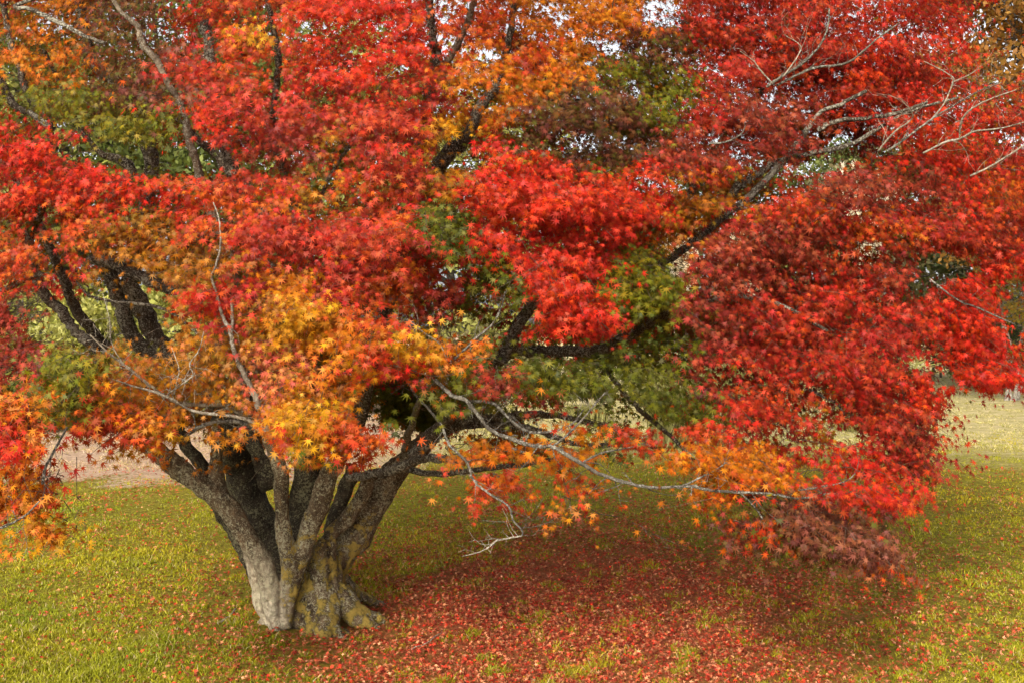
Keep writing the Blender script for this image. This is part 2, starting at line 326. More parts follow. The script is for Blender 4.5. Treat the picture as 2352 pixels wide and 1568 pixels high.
# ------------------------------------------------------------------ limbs (photo pixels, radius in px)
# (name, material, d0, d1, visible?, points)
LB = [
 ('limb', M_limb, 7.7, 7.5, (3, 6), [(300,975,14),(285,900,14),(255,840,14),(218,797,14),(176,765,13),(141,716,13),(98,667,12),(70,560,11),(85,440,10),(116,295,10),(63,218,9),(46,158,8),(21,88,8),(10,18,7),(0,-60,6)]),
 ('limb', M_limb, 8.3, 7.6, (2, 6), [(415,990,14),(330,900,14),(239,797,14),(211,758,14),(169,702,14),(148,646,12),(110,560,10),(40,420,9),(-40,300,8),(-90,200,6)]),
 ('limb', M_limb, 8.6, 7.9, (2, 4), [(520,935,26),(420,860,26),(365,790,24),(323,702,22),(299,639,20),(330,520,19),(345,380,19),(320,250,16),(211,141,14),(204,105,14),(190,53,12),(185,-50,9)]),
 ('limb', M_limb, 8.5, 8.0, (1, 3), [(550,950,20),(320,790,20),(281,702,20),(260,646,18),(230,520,16),(300,390,15),(225,348,7),(169,267,6),(140,197,5),(105,123,5),(70,60,4)]),
 ('limb', M_limb, 7.6, 7.2, (0, 3), [(204,598,10),(253,603,13),(302,625,14),(387,663,14),(440,674,14),(520,740,15),(560,860,16),(570,950,18)]),
 ('limb', M_limbp, 7.6, 7.0, (4, 12), [(620,960,18),(560,700,17),(500,520,16),(460,422,15),(450,369,13),(436,323,12),(425,270,11),(411,232,10),(387,197,10),(362,141,10),(327,102,10),(316,60,9),(281,32,7),(240,-30,6)]),
 ('limb', M_limb, 7.7, 7.5, (3, 5), [(760,960,20),(680,620,17),(580,450,13),(520,387,12),(492,351,11),(453,320,9),(400,260,7),(340,200,5)]),
 ('limb', M_limb, 8.2, 7.6, (4, 8), [(730,960,26),(720,700,20),(680,480,16),(626,300,12),(626,274,9),(633,211,8),(640,148,8),(633,81,7),(615,10,7),(600,-60,5)]),
 ('limb', M_limb, 8.0, 7.7, (4, 8), [(790,1040,18),(830,930,20),(880,720,20),(960,480,19),(1015,370,18),(1060,330,17),(1072,316,16),(1100,253,14),(1142,193,11),(1165,110,9),(1180,25,8),(1185,-60,7)]),
 ('limb', M_limb, 7.9, 7.5, (2, 5), [(900,640,18),(960,340,15),(1001,140,12),(996,100,11),(990,50,11),(987,0,10),(985,-60,9)]),
 ('limb', M_limbp, 7.8, 7.3, (1, 4), [(1003,160,13),(1030,137,11),(1058,88,11),(1079,35,11),(1092,-10,10),(1110,-80,8)]),
 ('limb', M_limb, 8.2, 6.9, (3, 9), [(950,1050,18),(1020,970,16),(1080,900,15),(1140,835,14),(1185,805,14),(1240,808,14),(1300,807,14),(1370,805,14),(1450,768,13),(1530,722,12),(1590,702,9),(1680,680,7),(1790,700,5),(1900,760,4)]),
 ('limb', M_limb, 7.6, 7.9, (0, 2), [(1150,830,14),(1174,779,16),(1220,702,15),(1300,620,12),(1430,540,12),(1562,460,11),(1595,429,10),(1620,390,9),(1690,270,8),(1761,200,7)]),
 ('limb', M_limb, 7.5, 7.3, (2, 6), [(1220,702,14),(1380,650,13),(1500,612,9),(1560,580,10),(1615,535,10),(1715,457,9),(1778,394,8),(1840,320,7),(1880,262,5),(1930,240,5),(1990,210,4)]),
 ('limb', M_limb, 7.5, 7.5, (1, 4), [(1615,535,8),(1690,435,10),(1708,422,10),(1750,394,9),(1792,369,8),(1870,350,6),(1960,330,5),(2075,262,4),(2200,225,3)]),
 ('limb', M_limb, 8.0, 6.4, (1, 4), [(800,1096,12),(850,1090,12),(900,1078,12),(960,1055,11),(1010,1052,10),(1080,1058,9),(1110,1040,7),(1160,1030,7),(1220,1045,5)]),
 ('limb', M_limb, 8.3, 7.3, (0, 3), [(935,1077,8),(1009,1087,8),(1097,1077,7),(1202,1066,6),(1330,1040,4),(1450,1010,3)]),
 ('limb', M_limb, 8.3, 7.4, (1, 5), [(990,1010,16),(1030,975,13),(1100,960,11),(1180,955,11),(1240,950,9),(1330,965,7),(1450,1000,6),(1560,1060,5),(1680,1110,4)]),
 ('limb', M_limb, 8.2, 7.6, (1, 4), [(1020,990,12),(1080,975,10),(1160,975,9),(1230,985,8),(1330,1020,6),(1420,1020,5),(1510,1040,4)]),
 ('limb', M_limb, 7.6, 7.5, (1, 5), [(1350,820,8),(1390,850,6),(1430,895,7),(1470,940,6),(1540,1000,5),(1600,1060,4),(1700,1120,3)]),
 ('limb', M_limb, 7.4, 7.2, (0, 1), [(0,183,9),(35,243,9),(70,260,8),(116,295,8)]),
 ('limb', M_limb, 7.4, 7.2, (0, 1), [(-60,690,7),(0,670,7),(63,640,6),(100,630,5)]),
 ('limb', M_limb, 7.4, 7.3, (0, 3), [(172,638,3),(197,674,3),(246,691,4),(380,712,4),(470,780,4)]),
 ('limb', M_limb, 8.1, 7.8, (0, 1), [(471,53,14),(482,123,14),(500,260,15),(540,420,16),(620,640,18)]),
 ('limb', M_limb, 7.7, 7.6, (0, 2), [(740,445,4),(762,400,5),(800,340,4),(850,290,3)]),
 ('limb', M_limb, 7.7, 7.4, (0, 1), [(80,530,9),(95,480,9),(130,400,7)]),
 ('limb', M_limb, 7.4, 7.4, (1, 6), [(1880,300,6),(1920,278,6),(2000,271,5),(2070,257,4),(2130,235,3)]),
 ('limb', M_limb, 7.0, 6.6, (2, 5), [(98,-10,5),(35,15,5),(70,22,5),(140,55,6),(200,85,5),(240,100,4)]),
 # broken pale dead branches
 ('bare_branch', M_dead, 6.3, 6.2, (0, 10), [(490,465,2),(503,505,2.5),(506,568,3),(492,621,4),(485,635,4),(499,681,5),(510,723,5),(531,765,7),(538,807,8),(559,857,9),(590,920,10),(613,990,14)]),
 ('bare_branch', M_dead, 6.25, 6.2, (0, 1), [(531,688,5),(534,730,5),(531,765,5)]),
 ('bare_branch', M_dead, 5.9, 6.6, (0, 7), [(207,769,1.6),(246,807,3),(288,839,4),(345,885,5),(380,909,6),(422,927,6.5),(506,930,7),(548,945,8),(580,975,10),(617,1000,13)]),
 ('bare_branch', M_dead, 5.95, 6.2, (0, 4), [(249,867,2),(300,884,3),(352,899,4),(400,918,4),(450,945,5),(560,960,6),(600,990,7)]),
 ('bare_branch', M_grey, 6.3, 6.5, (0, 2), [(425,1000,5),(470,975,6),(540,968,7),(590,985,8)]),
 ('bare_branch', M_dead, 5.9, 6.0, (0, 4), [(236,675,1),(251,730,1.5),(256,786,2),(281,832,2.5),(300,850,3)]),
 ('bare_branch', M_dead, 6.0, 6.0, (0, 4), [(468,762,1.2),(457,804,1.8),(436,835,2.2),(443,860,2.3),(420,880,2.5),(385,905,3)]),
 ('bare_branch', M_dead, 6.0, 6.0, (0, 3), [(394,797,1.2),(411,846,1.6),(405,880,2),(400,905,2.4)]),
 ('bare_branch', M_grey, 6.0, 5.7, (0, 16), [(1002,874,6),(1037,906,7),(1072,920,7),(1100,955,6.5),(1128,987,6.5),(1184,1011,7),(1237,1025,7),(1269,1025,7),(1311,1050,7),(1378,1087,6),(1431,1105,6),(1501,1119,5.5),(1590,1115,5),(1613,1122,5),(1701,1130,4.5),(1771,1133,4),(1834,1144,4),(1905,1133,3),(1947,1133,2)]),
 ('bare_branch', M_grey, 7.4, 6.0, (9, 9), [(930,1030,14),(950,960,11),(970,910,9),(1002,874,7)]),
 ('bare_branch', M_grey, 6.4, 5.6, (0, 10), [(940,870,5),(952,902,4.5),(1009,969,4.5),(1033,1022,4.5),(1072,1059,4.5),(1086,1098,4.5),(1114,1126,4),(1167,1161,3.6),(1178,1193,3.2),(1199,1217,3),(1199,1230,2.5)]),
 ('bare_branch', M_dead, 5.6, 5.5, (0, 4), [(1199,1230,3),(1170,1235,3.2),(1139,1242,3),(1111,1263,2.4),(1061,1277,1.2)]),
 ('bare_branch', M_grey, 6.2, 6.0, (0, 4), [(1072,920,5),(1130,925,4.5),(1160,950,5),(1200,985,5),(1250,992,4),(1310,975,3),(1340,940,2)]),
 ('bare_branch', M_grey, 6.0, 5.9, (0, 4), [(1269,1025,4),(1300,1000,3.5),(1340,960,3),(1390,900,1.5)]),
 ('bare_branch', M_grey, 5.9, 5.9, (0, 4), [(1340,1060,3.5),(1380,1040,3.2),(1430,1030,2.5),(1455,1025,1.5)]),
 ('bare_branch', M_grey, 5.8, 5.8, (0, 4), [(1560,1118,4),(1600,1100,3.5),(1640,1080,2),(1670,1060,1.2)]),
 ('bare_branch', M_limb, 5.9, 5.8, (0, 3), [(1700,1131,3.5),(1735,1165,3),(1752,1192,2)]),
 ('bare_branch', M_grey, 5.8, 5.8, (0, 4), [(1834,1125,3),(1880,1118,3),(1940,1105,2),(1965,1085,1)]),
 ('bare_branch', M_grey, 6.2, 6.1, (0, 5), [(1035,830,4),(1060,810,4),(1090,780,4),(1130,745,3.5),(1152,705,2.5),(1160,670,1.5)]),
 ('bare_branch', M_dead, 6.2, 6.1, (0, 4), [(1027,828,3),(1010,790,2.5),(975,765,2.2),(940,735,1)]),
 ('bare_branch', M_dead, 6.1, 6.1, (0, 4), [(1035,860,3),(990,862,2.5),(930,845,2),(890,835,1.5)]),
 ('bare_branch', M_grey, 7.2, 6.9, (0, 4), [(1761,200,6),(1792,179,6),(1841,148,5.5),(1877,113,4),(1900,70,3),(1905,20,3)]),
 ('bare_branch', M_grey, 7.2, 6.9, (0, 5), [(1785,197,5),(1824,176,5),(1877,155,5),(1947,144,4.5),(2017,88,3.5),(2066,53,2.5)]),
 ('bare_branch', M_dead, 7.0, 6.9, (0, 4), [(1775,193,3),(1745,160,3),(1730,140,2),(1700,118,1.5)]),
 ('bare_branch', M_dead, 6.9, 6.9, (0, 4), [(1800,175,2.5),(1832,130,2.5),(1838,105,2),(1800,80,1)]),
 ('bare_branch', M_dead, 7.1, 6.8, (0, 5), [(2017,348,4),(2052,306,3.5),(2094,274,3),(2090,253,2),(2060,220,1.2)]),
 ('bare_branch', M_grey, 7.1, 6.8, (0, 6), [(2038,348,4.5),(2084,316,4.5),(2140,274,4),(2186,246,3.5),(2246,211,2.5),(2300,190,1.5)]),
 ('bare_branch', M_dead, 7.1, 6.7, (0, 7), [(2120,352,4),(2172,327,4.5),(2204,320,4.5),(2239,302,4),(2299,295,3),(2352,281,2),(2380,270,1.5)]),
 ('bare_branch', M_dead, 7.0, 6.7, (0, 6), [(2204,318,3.5),(2207,281,3),(2228,253,3),(2274,228,2.5),(2334,207,1.5)]),
 ('bare_branch', M_dead, 7.0, 6.8, (0, 6), [(2228,405,4),(2274,383,4),(2320,355,3.5),(2352,334,3)]),
 ('bare_branch', M_dead, 7.0, 6.8, (0, 6), [(2140,274,3.5),(2168,239,3),(2186,197,3),(2186,176,2.5),(2122,141,1.2)]),
 ('bare_branch', M_dead, 7.0, 6.9, (0, 4), [(2186,190,2.2),(2220,175,2),(2250,158,1)]),
 ('bare_branch', M_grey, 6.9, 6.9, (0, 3), [(1630,330,4),(1665,327,4),(1700,310,3),(1712,290,2)]),
 ('bare_branch', M_grey, 7.2, 7.2, (0, 3), [(1850,890,4),(1880,905,5),(1920,925,4),(1940,950,3)]),
 ('bare_branch', M_grey, 7.0, 6.9, (0, 3), [(2135,640,3),(2200,690,3),(2240,705,3),(2330,745,2)]),
 ('bare_branch', M_grey, 5.2, 5.0, (0, 3), [(154,980,3),(135,1015,4),(108,1065,5),(97,1110,5)]),
 ('bare_branch', M_grey, 4.9, 4.8, (0, 2), [(-60,1225,5),(0,1212,4),(55,1185,3),(90,1150,2)]),
]
def py_hi(pl): return pl[0][1] < 460
parts_pts = []                # attachment nodes (pos, radius)
vis = []                      # visible limb stretches in the photo
for i, (nm, mt, d0, d1, vr, pl) in enumerate(LB):
    n = len(pl); pts = []; rad = []
    for k, (a, b_, r) in enumerate(pl):
        d = d0+(d1-d0)*k/(n-1); pts.append(P(a, b_, d)); rad.append(max(r*d/F*(.72 if nm == 'bare_branch' else .95)*(.8 if nm == 'bare_branch' and py_hi(pl) else 1)*(.8 if mt is M_limbp else 1), .0016))
    if vr:
        for k in range(vr[0], min(vr[1], n-1)): vis.append((pl[k], pl[k+1], d0+(d1-d0)*(k+1)/(n-1)))
    p, r = smooth_path(pts, rad, 6)
    rw = np.random.default_rng(i)
    p[1:-1] += rw.normal(0, 1, (len(p)-2, 3))*np.minimum(r[1:-1, None]*.16, .008)
    V, Q = tube(p, r, 8 if max(rad) > .015 else 6, .13, i)
    ob = mesh_np(nm, V, Q, mt, maple, smooth=True)
    for q, rr in zip(p[::3], r[::3]): parts_pts.append((*q, rr))
    # twiglets of the bare branches
    if nm == 'bare_branch' and i > 28:
        A = []; B = []; ra = []; rb = []
        for k in range(2, len(p)-1, 2):
            if rw.random() < .8:
                a = p[k]; dr = nrm(p[min(k+2, len(p)-1)]-p[k-1]); L_ = rw.uniform(.08, .26)
                d_ = nrm(dr*.6+rw.normal(0, .55, 3)+np.array((0, 0, .25))); rr = min(r[k]*.4, .004)
                for s in range(4):
                    b2 = a+d_*L_/4*(1.1-.1*s); A.append(a); B.append(b2); ra.append(max(rr*(1-.2*s), .0014)); rb.append(max(rr*(.8-.2*s), .001))
                    if rw.random() < .6:
                        e = b2+nrm(d_+rw.normal(0, .7, 3))*L_*.35; A.append(b2); B.append(e); ra.append(max(rr*.5, .0013)); rb.append(.0009)
                    a = b2; d_ = nrm(d_+rw.normal(0, .25, 3))
        if A:
            V2, Q2 = segs(A, B, ra, rb); bpy.data.objects.remove(ob)
            ob = mesh_np(nm, np.concatenate([V, V2]), np.concatenate([Q, Q2+len(V)]), mt, maple, smooth=True)

# ------------------------------------------------------------------ foliage plan
GRID = [
 "TONNKTTRRRTTOOOsKKKKRKR.",
 "OONNNTTRRRTOTOsNKKKKRKR.",
 "GGGNKKKKKKYONNGGKMKKKRRK",
 "RK.G.KMKKKARNNGMMKK.KRRK",
 "RTRTTTTATKARRRRATAKMMRRT",
 "TTATTTKKKTERRRRAMKKKTKKK",
 "TKAAAAYKKTKGRRGGMKKKKK.R",
 "M...AKYYOT..RRGGMKKKKKR.",
 "MGAAAOOOOROEEEEGGKKKKKRR",
 "OGTOAAOO.EsssTEEEKKKKK.R",
 "O.TO..OOT.sOOOEATKKAKK..",
 "O..........T.T..OTOKKK..",
 "...............s.NNNN...",
 "........................",
 "........................",
 "........................"]
W8, H8 = 294, 196
cls = np.full((H8, W8), '.', dtype='<U1')
yy, xx = np.mgrid[0:H8, 0:W8]; PX = xx*8+4; PY = yy*8+4
for r in range(16):
    for c_ in range(24):
        cls[(PY//98 == r) & (PX//98 == c_)] = GRID[r][c_]
def ell(cx, cy, rx, ry, ang=0, arrx=None, arry=None):
    ax = PX if arrx is None else arrx; ay = PY if arry is None else arry
    c, s = math.cos(R_(ang)), math.sin(R_(ang)); dx = ax-cx; dy = ay-cy
    return ((dx*c+dy*s)/rx)**2+((-dx*s+dy*c)/ry)**2 < 1
BL = [ # painted in order: cx,cy,rx,ry,angle,class
 (50,60,70,50,0,'O'),(130,120,60,40,0,'O'),(590,75,45,28,0,'Y'),(560,30,70,25,0,'T'),(1060,285,45,50,0,'Y'),(1120,190,90,60,0,'O'),(1240,200,60,35,0,'O'),
 (300,110,120,80,0,'N'),(350,215,120,60,0,'N'),(480,280,70,45,0,'R'),(320,285,100,45,0,'G'),(270,160,80,60,0,'N'),(420,160,80,40,0,'K'),(130,230,70,40,0,'G'),
 (60,310,70,45,20,'R'),(240,440,240,50,12,'R'),(100,390,110,40,0,'R'),(590,400,90,40,0,'K'),(840,280,120,70,0,'K'),(700,340,60,60,0,'M'),
 (760,330,45,40,0,'A'),(860,110,100,60,0,'R'),(760,60,70,50,0,'R'),(940,230,100,60,0,'K'),
 (1040,420,60,30,0,'A'),(1010,530,55,75,0,'E'),(1230,380,70,40,0,'R'),(1130,460,90,45,10,'R'),(1180,540,110,60,0,'R'),(1330,500,150,60,0,'R'),(1470,470,80,55,-20,'R'),(1480,400,50,30,0,'R'),(1380,560,110,70,0,'R'),
 (1270,640,90,50,0,'R'),(1310,720,110,62,8,'R'),(1390,750,55,35,0,'R'),
 (1490,640,95,75,0,'G'),(1340,270,140,60,0,'N'),(1420,160,60,35,0,'N'),(1490,195,120,65,10,'G'),(1400,330,130,50,0,'N'),(1520,110,90,50,0,'N'),(1430,220,50,40,0,'N'),
 (1600,470,60,60,0,'A'),(1570,550,50,40,0,'A'),(1820,270,110,60,10,'M'),(1760,330,130,60,0,'M'),(1850,480,60,30,0,'T'),
 (2090,390,50,25,10,'Y'),(2050,420,120,55,0,'M'),(2150,450,60,50,0,'M'),(2080,550,50,40,0,'T'),(1800,560,130,60,0,'M'),(1730,620,110,50,0,'M'),(2100,620,90,60,20,'M'),
 (560,600,90,55,0,'A'),(620,640,60,40,0,'O'),(330,520,80,50,0,'A'),(420,590,60,40,0,'A'),(700,720,80,40,8,'Y'),(790,740,60,40,0,'O'),(560,670,60,50,0,'K'),(640,560,110,50,0,'K'),(470,690,60,35,0,'R'),
 (860,700,70,60,0,'T'),(900,590,110,60,0,'K'),(860,720,30,20,0,'R'),(940,650,70,60,0,'T'),(1020,700,60,50,0,'M'),
 (760,860,100,80,0,'O'),(820,800,70,50,0,'O'),(600,720,60,40,0,'A'),(680,650,60,35,0,'O'),(330,580,90,40,0,'A'),(520,820,90,50,0,'A'),(620,890,80,50,0,'P'),(670,830,60,40,0,'P'),(600,820,40,40,0,'P'),(740,930,110,60,0,'O'),(700,970,70,70,0,'Y'),(800,1000,55,40,0,'T'),(650,1020,25,35,0,'T'),
 (900,830,70,30,10,'R'),(950,790,60,40,0,'Y'),(1030,870,30,30,0,'O'),(900,860,40,22,0,'R'),(1080,800,60,25,0,'O'),(400,820,80,40,0,'A'),(450,870,80,50,0,'A'),(330,800,50,40,0,'A'),
 (50,740,60,60,0,'M'),(40,800,50,40,0,'M'),(160,850,75,65,0,'G'),(130,930,60,40,0,'G'),(260,900,60,40,0,'O'),(230,980,60,50,0,'T'),(330,970,60,40,0,'O'),(390,1000,30,25,0,'Y'),(520,1000,50,40,0,'A'),
 (1200,870,100,50,0,'E'),(1350,880,160,70,0,'E'),(1520,830,110,90,0,'E'),(1550,930,80,50,0,'E'),(1650,760,60,60,0,'M'),(1620,850,40,60,0,'M'),
 (1740,900,100,90,0,'K'),(1460,1010,70,40,0,'T'),(1600,1010,90,40,0,'T'),(1620,1060,110,45,0,'O'),(1730,1060,70,50,0,'O'),(1800,1090,40,20,0,'O'),
 (1865,940,30,18,0,'A'),(1945,998,36,20,0,'.'),(1880,1050,100,35,0,'K'),(1960,1080,80,60,25,'R'),(2040,1130,70,35,20,'R'),(2080,960,75,90,20,'K'),(2110,1020,40,60,0,'M'),
 (2140,900,60,40,20,'R'),(2260,780,50,100,0,'R'),(2230,700,60,60,0,'R'),(2240,650,55,30,0,'R'),(2300,870,50,35,20,'R'),(2190,790,40,60,0,'R'),
 (1080,900,90,60,0,'E'),(1180,940,80,40,0,'E'),(1000,960,50,40,0,'E'),(1150,690,80,60,0,'E'),(1140,880,60,40,0,'M'),(1250,930,60,30,0,'M'),
 (1300,1060,60,25,0,'O'),(1220,1030,50,30,0,'O'),(1230,1070,50,15,0,'O'),(1140,1095,45,45,20,'T'),(1110,1060,35,25,0,'O'),(1040,1050,30,25,0,'O'),
 (1320,1170,30,35,0,'s'),(1250,1140,50,15,0,'s'),(1370,1110,30,20,0,'s'),
 (1800,1160,60,30,10,'G'),(1820,1180,60,40,25,'N'),(1900,1205,120,52,25,'V'),(1975,1250,110,42,28,'V'),(1760,1215,25,25,0,'T'),(2045,1300,14,15,0,'T'),
 (700,1060,25,18,0,'G'),(760,1035,30,15,0,'O'),(80,1140,50,50,0,'O'),(30,1090,50,60,0,'O'),(110,1230,60,22,30,'O'),(20,1000,30,40,0,'R'),(60,920,80,35,0,'O'),(20,1050,30,30,0,'R'),
 # silhouette cuts
 (2320,60,95,90,0,'.'),(2330,700,20,110,0,'.'),(2170,610,55,32,20,'.'),(2110,660,30,25,0,'.'),(2210,950,45,70,20,'.'),(2340,990,180,60,0,'.'),(2230,1080,80,120,0,'.'),(2110,830,30,12,0,'.'),
 (150,1100,30,60,0,'.'),(260,1080,80,30,0,'.'),(1945,995,30,14,0,'.'),(1700,1170,90,20,0,'.'),(2330,1000,90,120,0,'.'),(2170,870,30,30,0,'.')]
for a in BL: cls[ell(*a[:5])] = a[5]
# gaps seen through the crown: (cx,cy,rx,ry, leaves nearer than this are absent)
INF = 99.
HOLES = [(25,185,35,45,INF),(15,90,15,25,INF),(150,290,40,18,INF),(160,345,40,22,INF),(60,250,25,25,INF),(340,375,55,35,INF),(480,375,70,38,8.3),(410,380,40,35,8.3),(205,165,22,16,8.2),
 (60,700,45,40,INF),(120,760,60,35,INF),(235,690,45,45,INF),(330,705,55,60,8.6),(190,730,60,50,8.6),(280,640,60,25,8.5),(30,870,26,30,INF),(120,500,18,25,INF),(10,520,18,22,INF),
 (1040,350,42,36,INF),(1080,375,30,25,INF),(1175,300,30,14,INF),(1262,115,16,14,INF),(1120,130,25,20,INF),(1360,145,42,22,INF),(1380,175,30,20,INF),(1500,8,40,12,INF),(1460,215,28,30,INF),(1450,185,30,20,INF),(1280,55,12,10,INF),
 (1710,10,36,10,INF),(1925,172,46,24,INF),(1720,147,22,12,INF),(1785,165,14,10,INF),(1850,255,40,14,INF),(1760,60,18,10,INF),(1900,60,10,16,INF),
 (1990,300,80,40,8.0),(1960,330,60,30,8.4),(2040,345,45,18,8.4),(1880,385,55,16,INF),(1840,420,40,14,INF),(1740,455,40,14,8.),(1960,490,26,10,INF),(1920,520,20,12,INF),(1555,608,30,26,INF),(1610,585,16,14,INF),(2000,560,30,12,INF),
 (2165,612,58,32,INF),(2110,655,26,18,INF),(820,420,20,14,8.),(740,420,40,26,8.2),(930,355,14,14,8.),(760,240,12,12,INF),(700,60,18,20,INF),(640,170,20,16,INF),(500,90,14,14,INF),(1030,30,20,30,8.2),(1180,80,30,40,8.4),
 (1040,620,30,22,INF),(1010,650,20,16,8.),(1200,730,36,30,8.),(1120,720,60,50,7.2),(1060,760,60,30,6.8),(905,915,60,50,8.4),(960,960,50,50,8.4),
 (1330,925,46,16,INF),(1370,960,36,14,INF),(1300,950,20,14,INF),(1870,935,22,10,INF),(1945,998,30,14,INF),(1470,960,40,14,7.4),(2120,835,34,14,INF),(2160,870,24,20,INF),
 (1160,1000,60,10,INF),(1330,1075,30,14,INF),(1430,1085,60,22,INF),(1500,1070,30,12,INF),(1060,1020,30,12,INF),(1000,1030,20,12,INF),(880,1040,20,9,INF),(1240,990,26,8,INF),(1560,1090,50,12,INF),(1850,1080,40,16,INF),(1750,1150,60,14,INF),
 (560,960,40,16,8.),(470,960,50,16,8.2),(470,1040,80,30,8.2),(580,1060,60,50,8.4),(700,1100,60,30,8.),(600,1030,30,30,8.4),(850,940,40,60,8.3),(1100,980,40,20,INF)]
hole = np.zeros((H8, W8))
for cx, cy, rx, ry, dd in HOLES:
    if cx > 1200 and cy < 330: rx, ry = rx*.45, ry*.45
    k = ell(cx, cy, rx, ry); hole[k] = np.maximum(hole[k], dd)
for (x0, y0, r0), (x1, y1, r1), dd in vis:
    L2 = max((x1-x0)**2+(y1-y0)**2, 1); t = np.clip(((PX-x0)*(x1-x0)+(PY-y0)*(y1-y0))/L2, 0, 1)
    dist = np.hypot(PX-x0-t*(x1-x0), PY-y0-t*(y1-y0)); k = dist < (r0+(r1-r0)*t)+6
    hole[k] = np.maximum(hole[k], dd)
def look(arr, px, py, default):
    i = (px//8).astype(int); j = (py//8).astype(int); ok = (i >= 0) & (i < W8) & (j >= 0) & (j < H8)
    out = np.full(len(px), default, dtype=arr.dtype); out[ok] = arr[j[ok], i[ok]]; return out
PAL = {
 'R': [(.52,.018,.004),(.55,.036,.005),(.46,.011,.006),(.52,.065,.004),(.39,.012,.005),(.56,.035,.014)],
 'K': [(.42,.018,.013),(.47,.04,.018),(.31,.014,.012),(.44,.06,.008),(.4,.05,.022),(.5,.018,.007),(.24,.02,.008),(.46,.06,.006)],
 'M': [(.25,.02,.01),(.34,.04,.022),(.35,.06,.02),(.16,.016,.014),(.37,.03,.018),(.2,.05,.014),(.36,.07,.02)],
 'N': [(.18,.042,.026),(.14,.028,.018),(.115,.085,.008),(.25,.065,.022),(.15,.07,.014),(.11,.032,.016),(.11,.1,.008)],
 'V': [(.22,.06,.035),(.27,.075,.045),(.3,.09,.03),(.15,.035,.022),(.14,.065,.018),(.23,.09,.035)],
 'O': [(.5,.15,.004),(.5,.11,.005),(.49,.18,.004),(.45,.15,.004),(.5,.075,.006)],
 'Y': [(.53,.25,.006),(.52,.21,.005),(.5,.17,.004),(.56,.3,.008)],
 'A': [(.38,.13,.004),(.33,.1,.004),(.27,.11,.004),(.4,.155,.005),(.33,.06,.005),(.2,.11,.004)],
 'T': [(.49,.04,.007),(.5,.085,.006),(.42,.027,.01),(.46,.12,.004),(.39,.04,.008)],
 'G': [(.15,.15,.005),(.21,.17,.006),(.11,.115,.005),(.24,.16,.007),(.09,.105,.005)],
 'E': [(.075,.085,.004),(.1,.105,.005),(.055,.068,.004),(.14,.12,.006)],
 'P': [(.52,.12,.05),(.49,.085,.05),(.52,.17,.04),(.47,.055,.03),(.56,.25,.02)],
 's': [(.5,.085,.007),(.43,.035,.012),(.52,.16,.007)],
}
def dfront(px, py):
    d = 6.15+.00085*np.abs(px-850)*(px > 850)+.0006*np.abs(px-850)*(px <= 850)+.0016*np.maximum(520-py, 0)-.0012*np.clip(py-650, 0, 400)
    d = d+.28*np.sin(px/95+1.3*np.sin(py/70))*np.cos(py/62+px/210)
    d = np.where((px > 1500) & (py > 1090), 5.85, d)
    d = np.where((px < 80) & (py > 900), 5.05, d)
    d = np.where((px > 950) & (px < 1500) & (py > 1000), 6.3, d)
    return d
# pads: x y z, out dir, class, n leaves, size, leafscale
pads = []; layer = []
def try_pads(n, doff, dj, nl, region=(-170, 2540, -150, 1320), spread=1.0, deep=0):
    px = rng.uniform(region[0], region[1], n); py = rng.uniform(region[2], region[3], n)
    jx = px+rng.normal(0, 20, n); jy = py+rng.normal(0, 14, n)
    k = look(cls, np.clip(jx, 4, 2347), np.clip(jy, 4, 1563), '.')
    k2 = look(cls, np.clip(px, 4, 2347), np.clip(py+22, 4, 1563), '.')
    d = dfront(px, py)+doff+rng.uniform(-dj, dj, n)
    for i in range(n):
        c = str(k[i])
        if c == '.' or k2[i] == '.': continue
        if deep < 2:      # foliage sits in tiers
            q = P(px[i], py[i], d[i]); tz_ = (q[2]+.13*math.sin(1.3*q[0]+.6)+.07*math.sin(3.1*q[0]+2*q[1]))/.36
            if (tz_ % 1) > .66 and rng.random() < .88: continue
        if c == 's' and (rng.random() > .3 or deep): continue
        if deep and (py[i] > 930) and px[i] < 1650: continue
        if deep == 2 and py[i] > 980: continue
        if deep:
            u = rng.random()
            if c in 'RKMT' and u < .36: c = rng.choice(list('KMAT'))
            elif u < .72: c = rng.choice(list('GAEN'))
        pads.append((P(px[i], py[i], d[i]), c, nl, spread)); layer.append(deep)
try_pads(3000, 0.0, .3, 32)
try_pads(1000, .35, .3, 30, region=(1150, 2500, -150, 800), spread=1.1)
try_pads(1900, .75, .45, 34, deep=1)
try_pads(900, 1.7, .6, 36, spread=1.25, deep=1)
try_pads(600, 3.0, .9, 34, spread=1.5, deep=2)
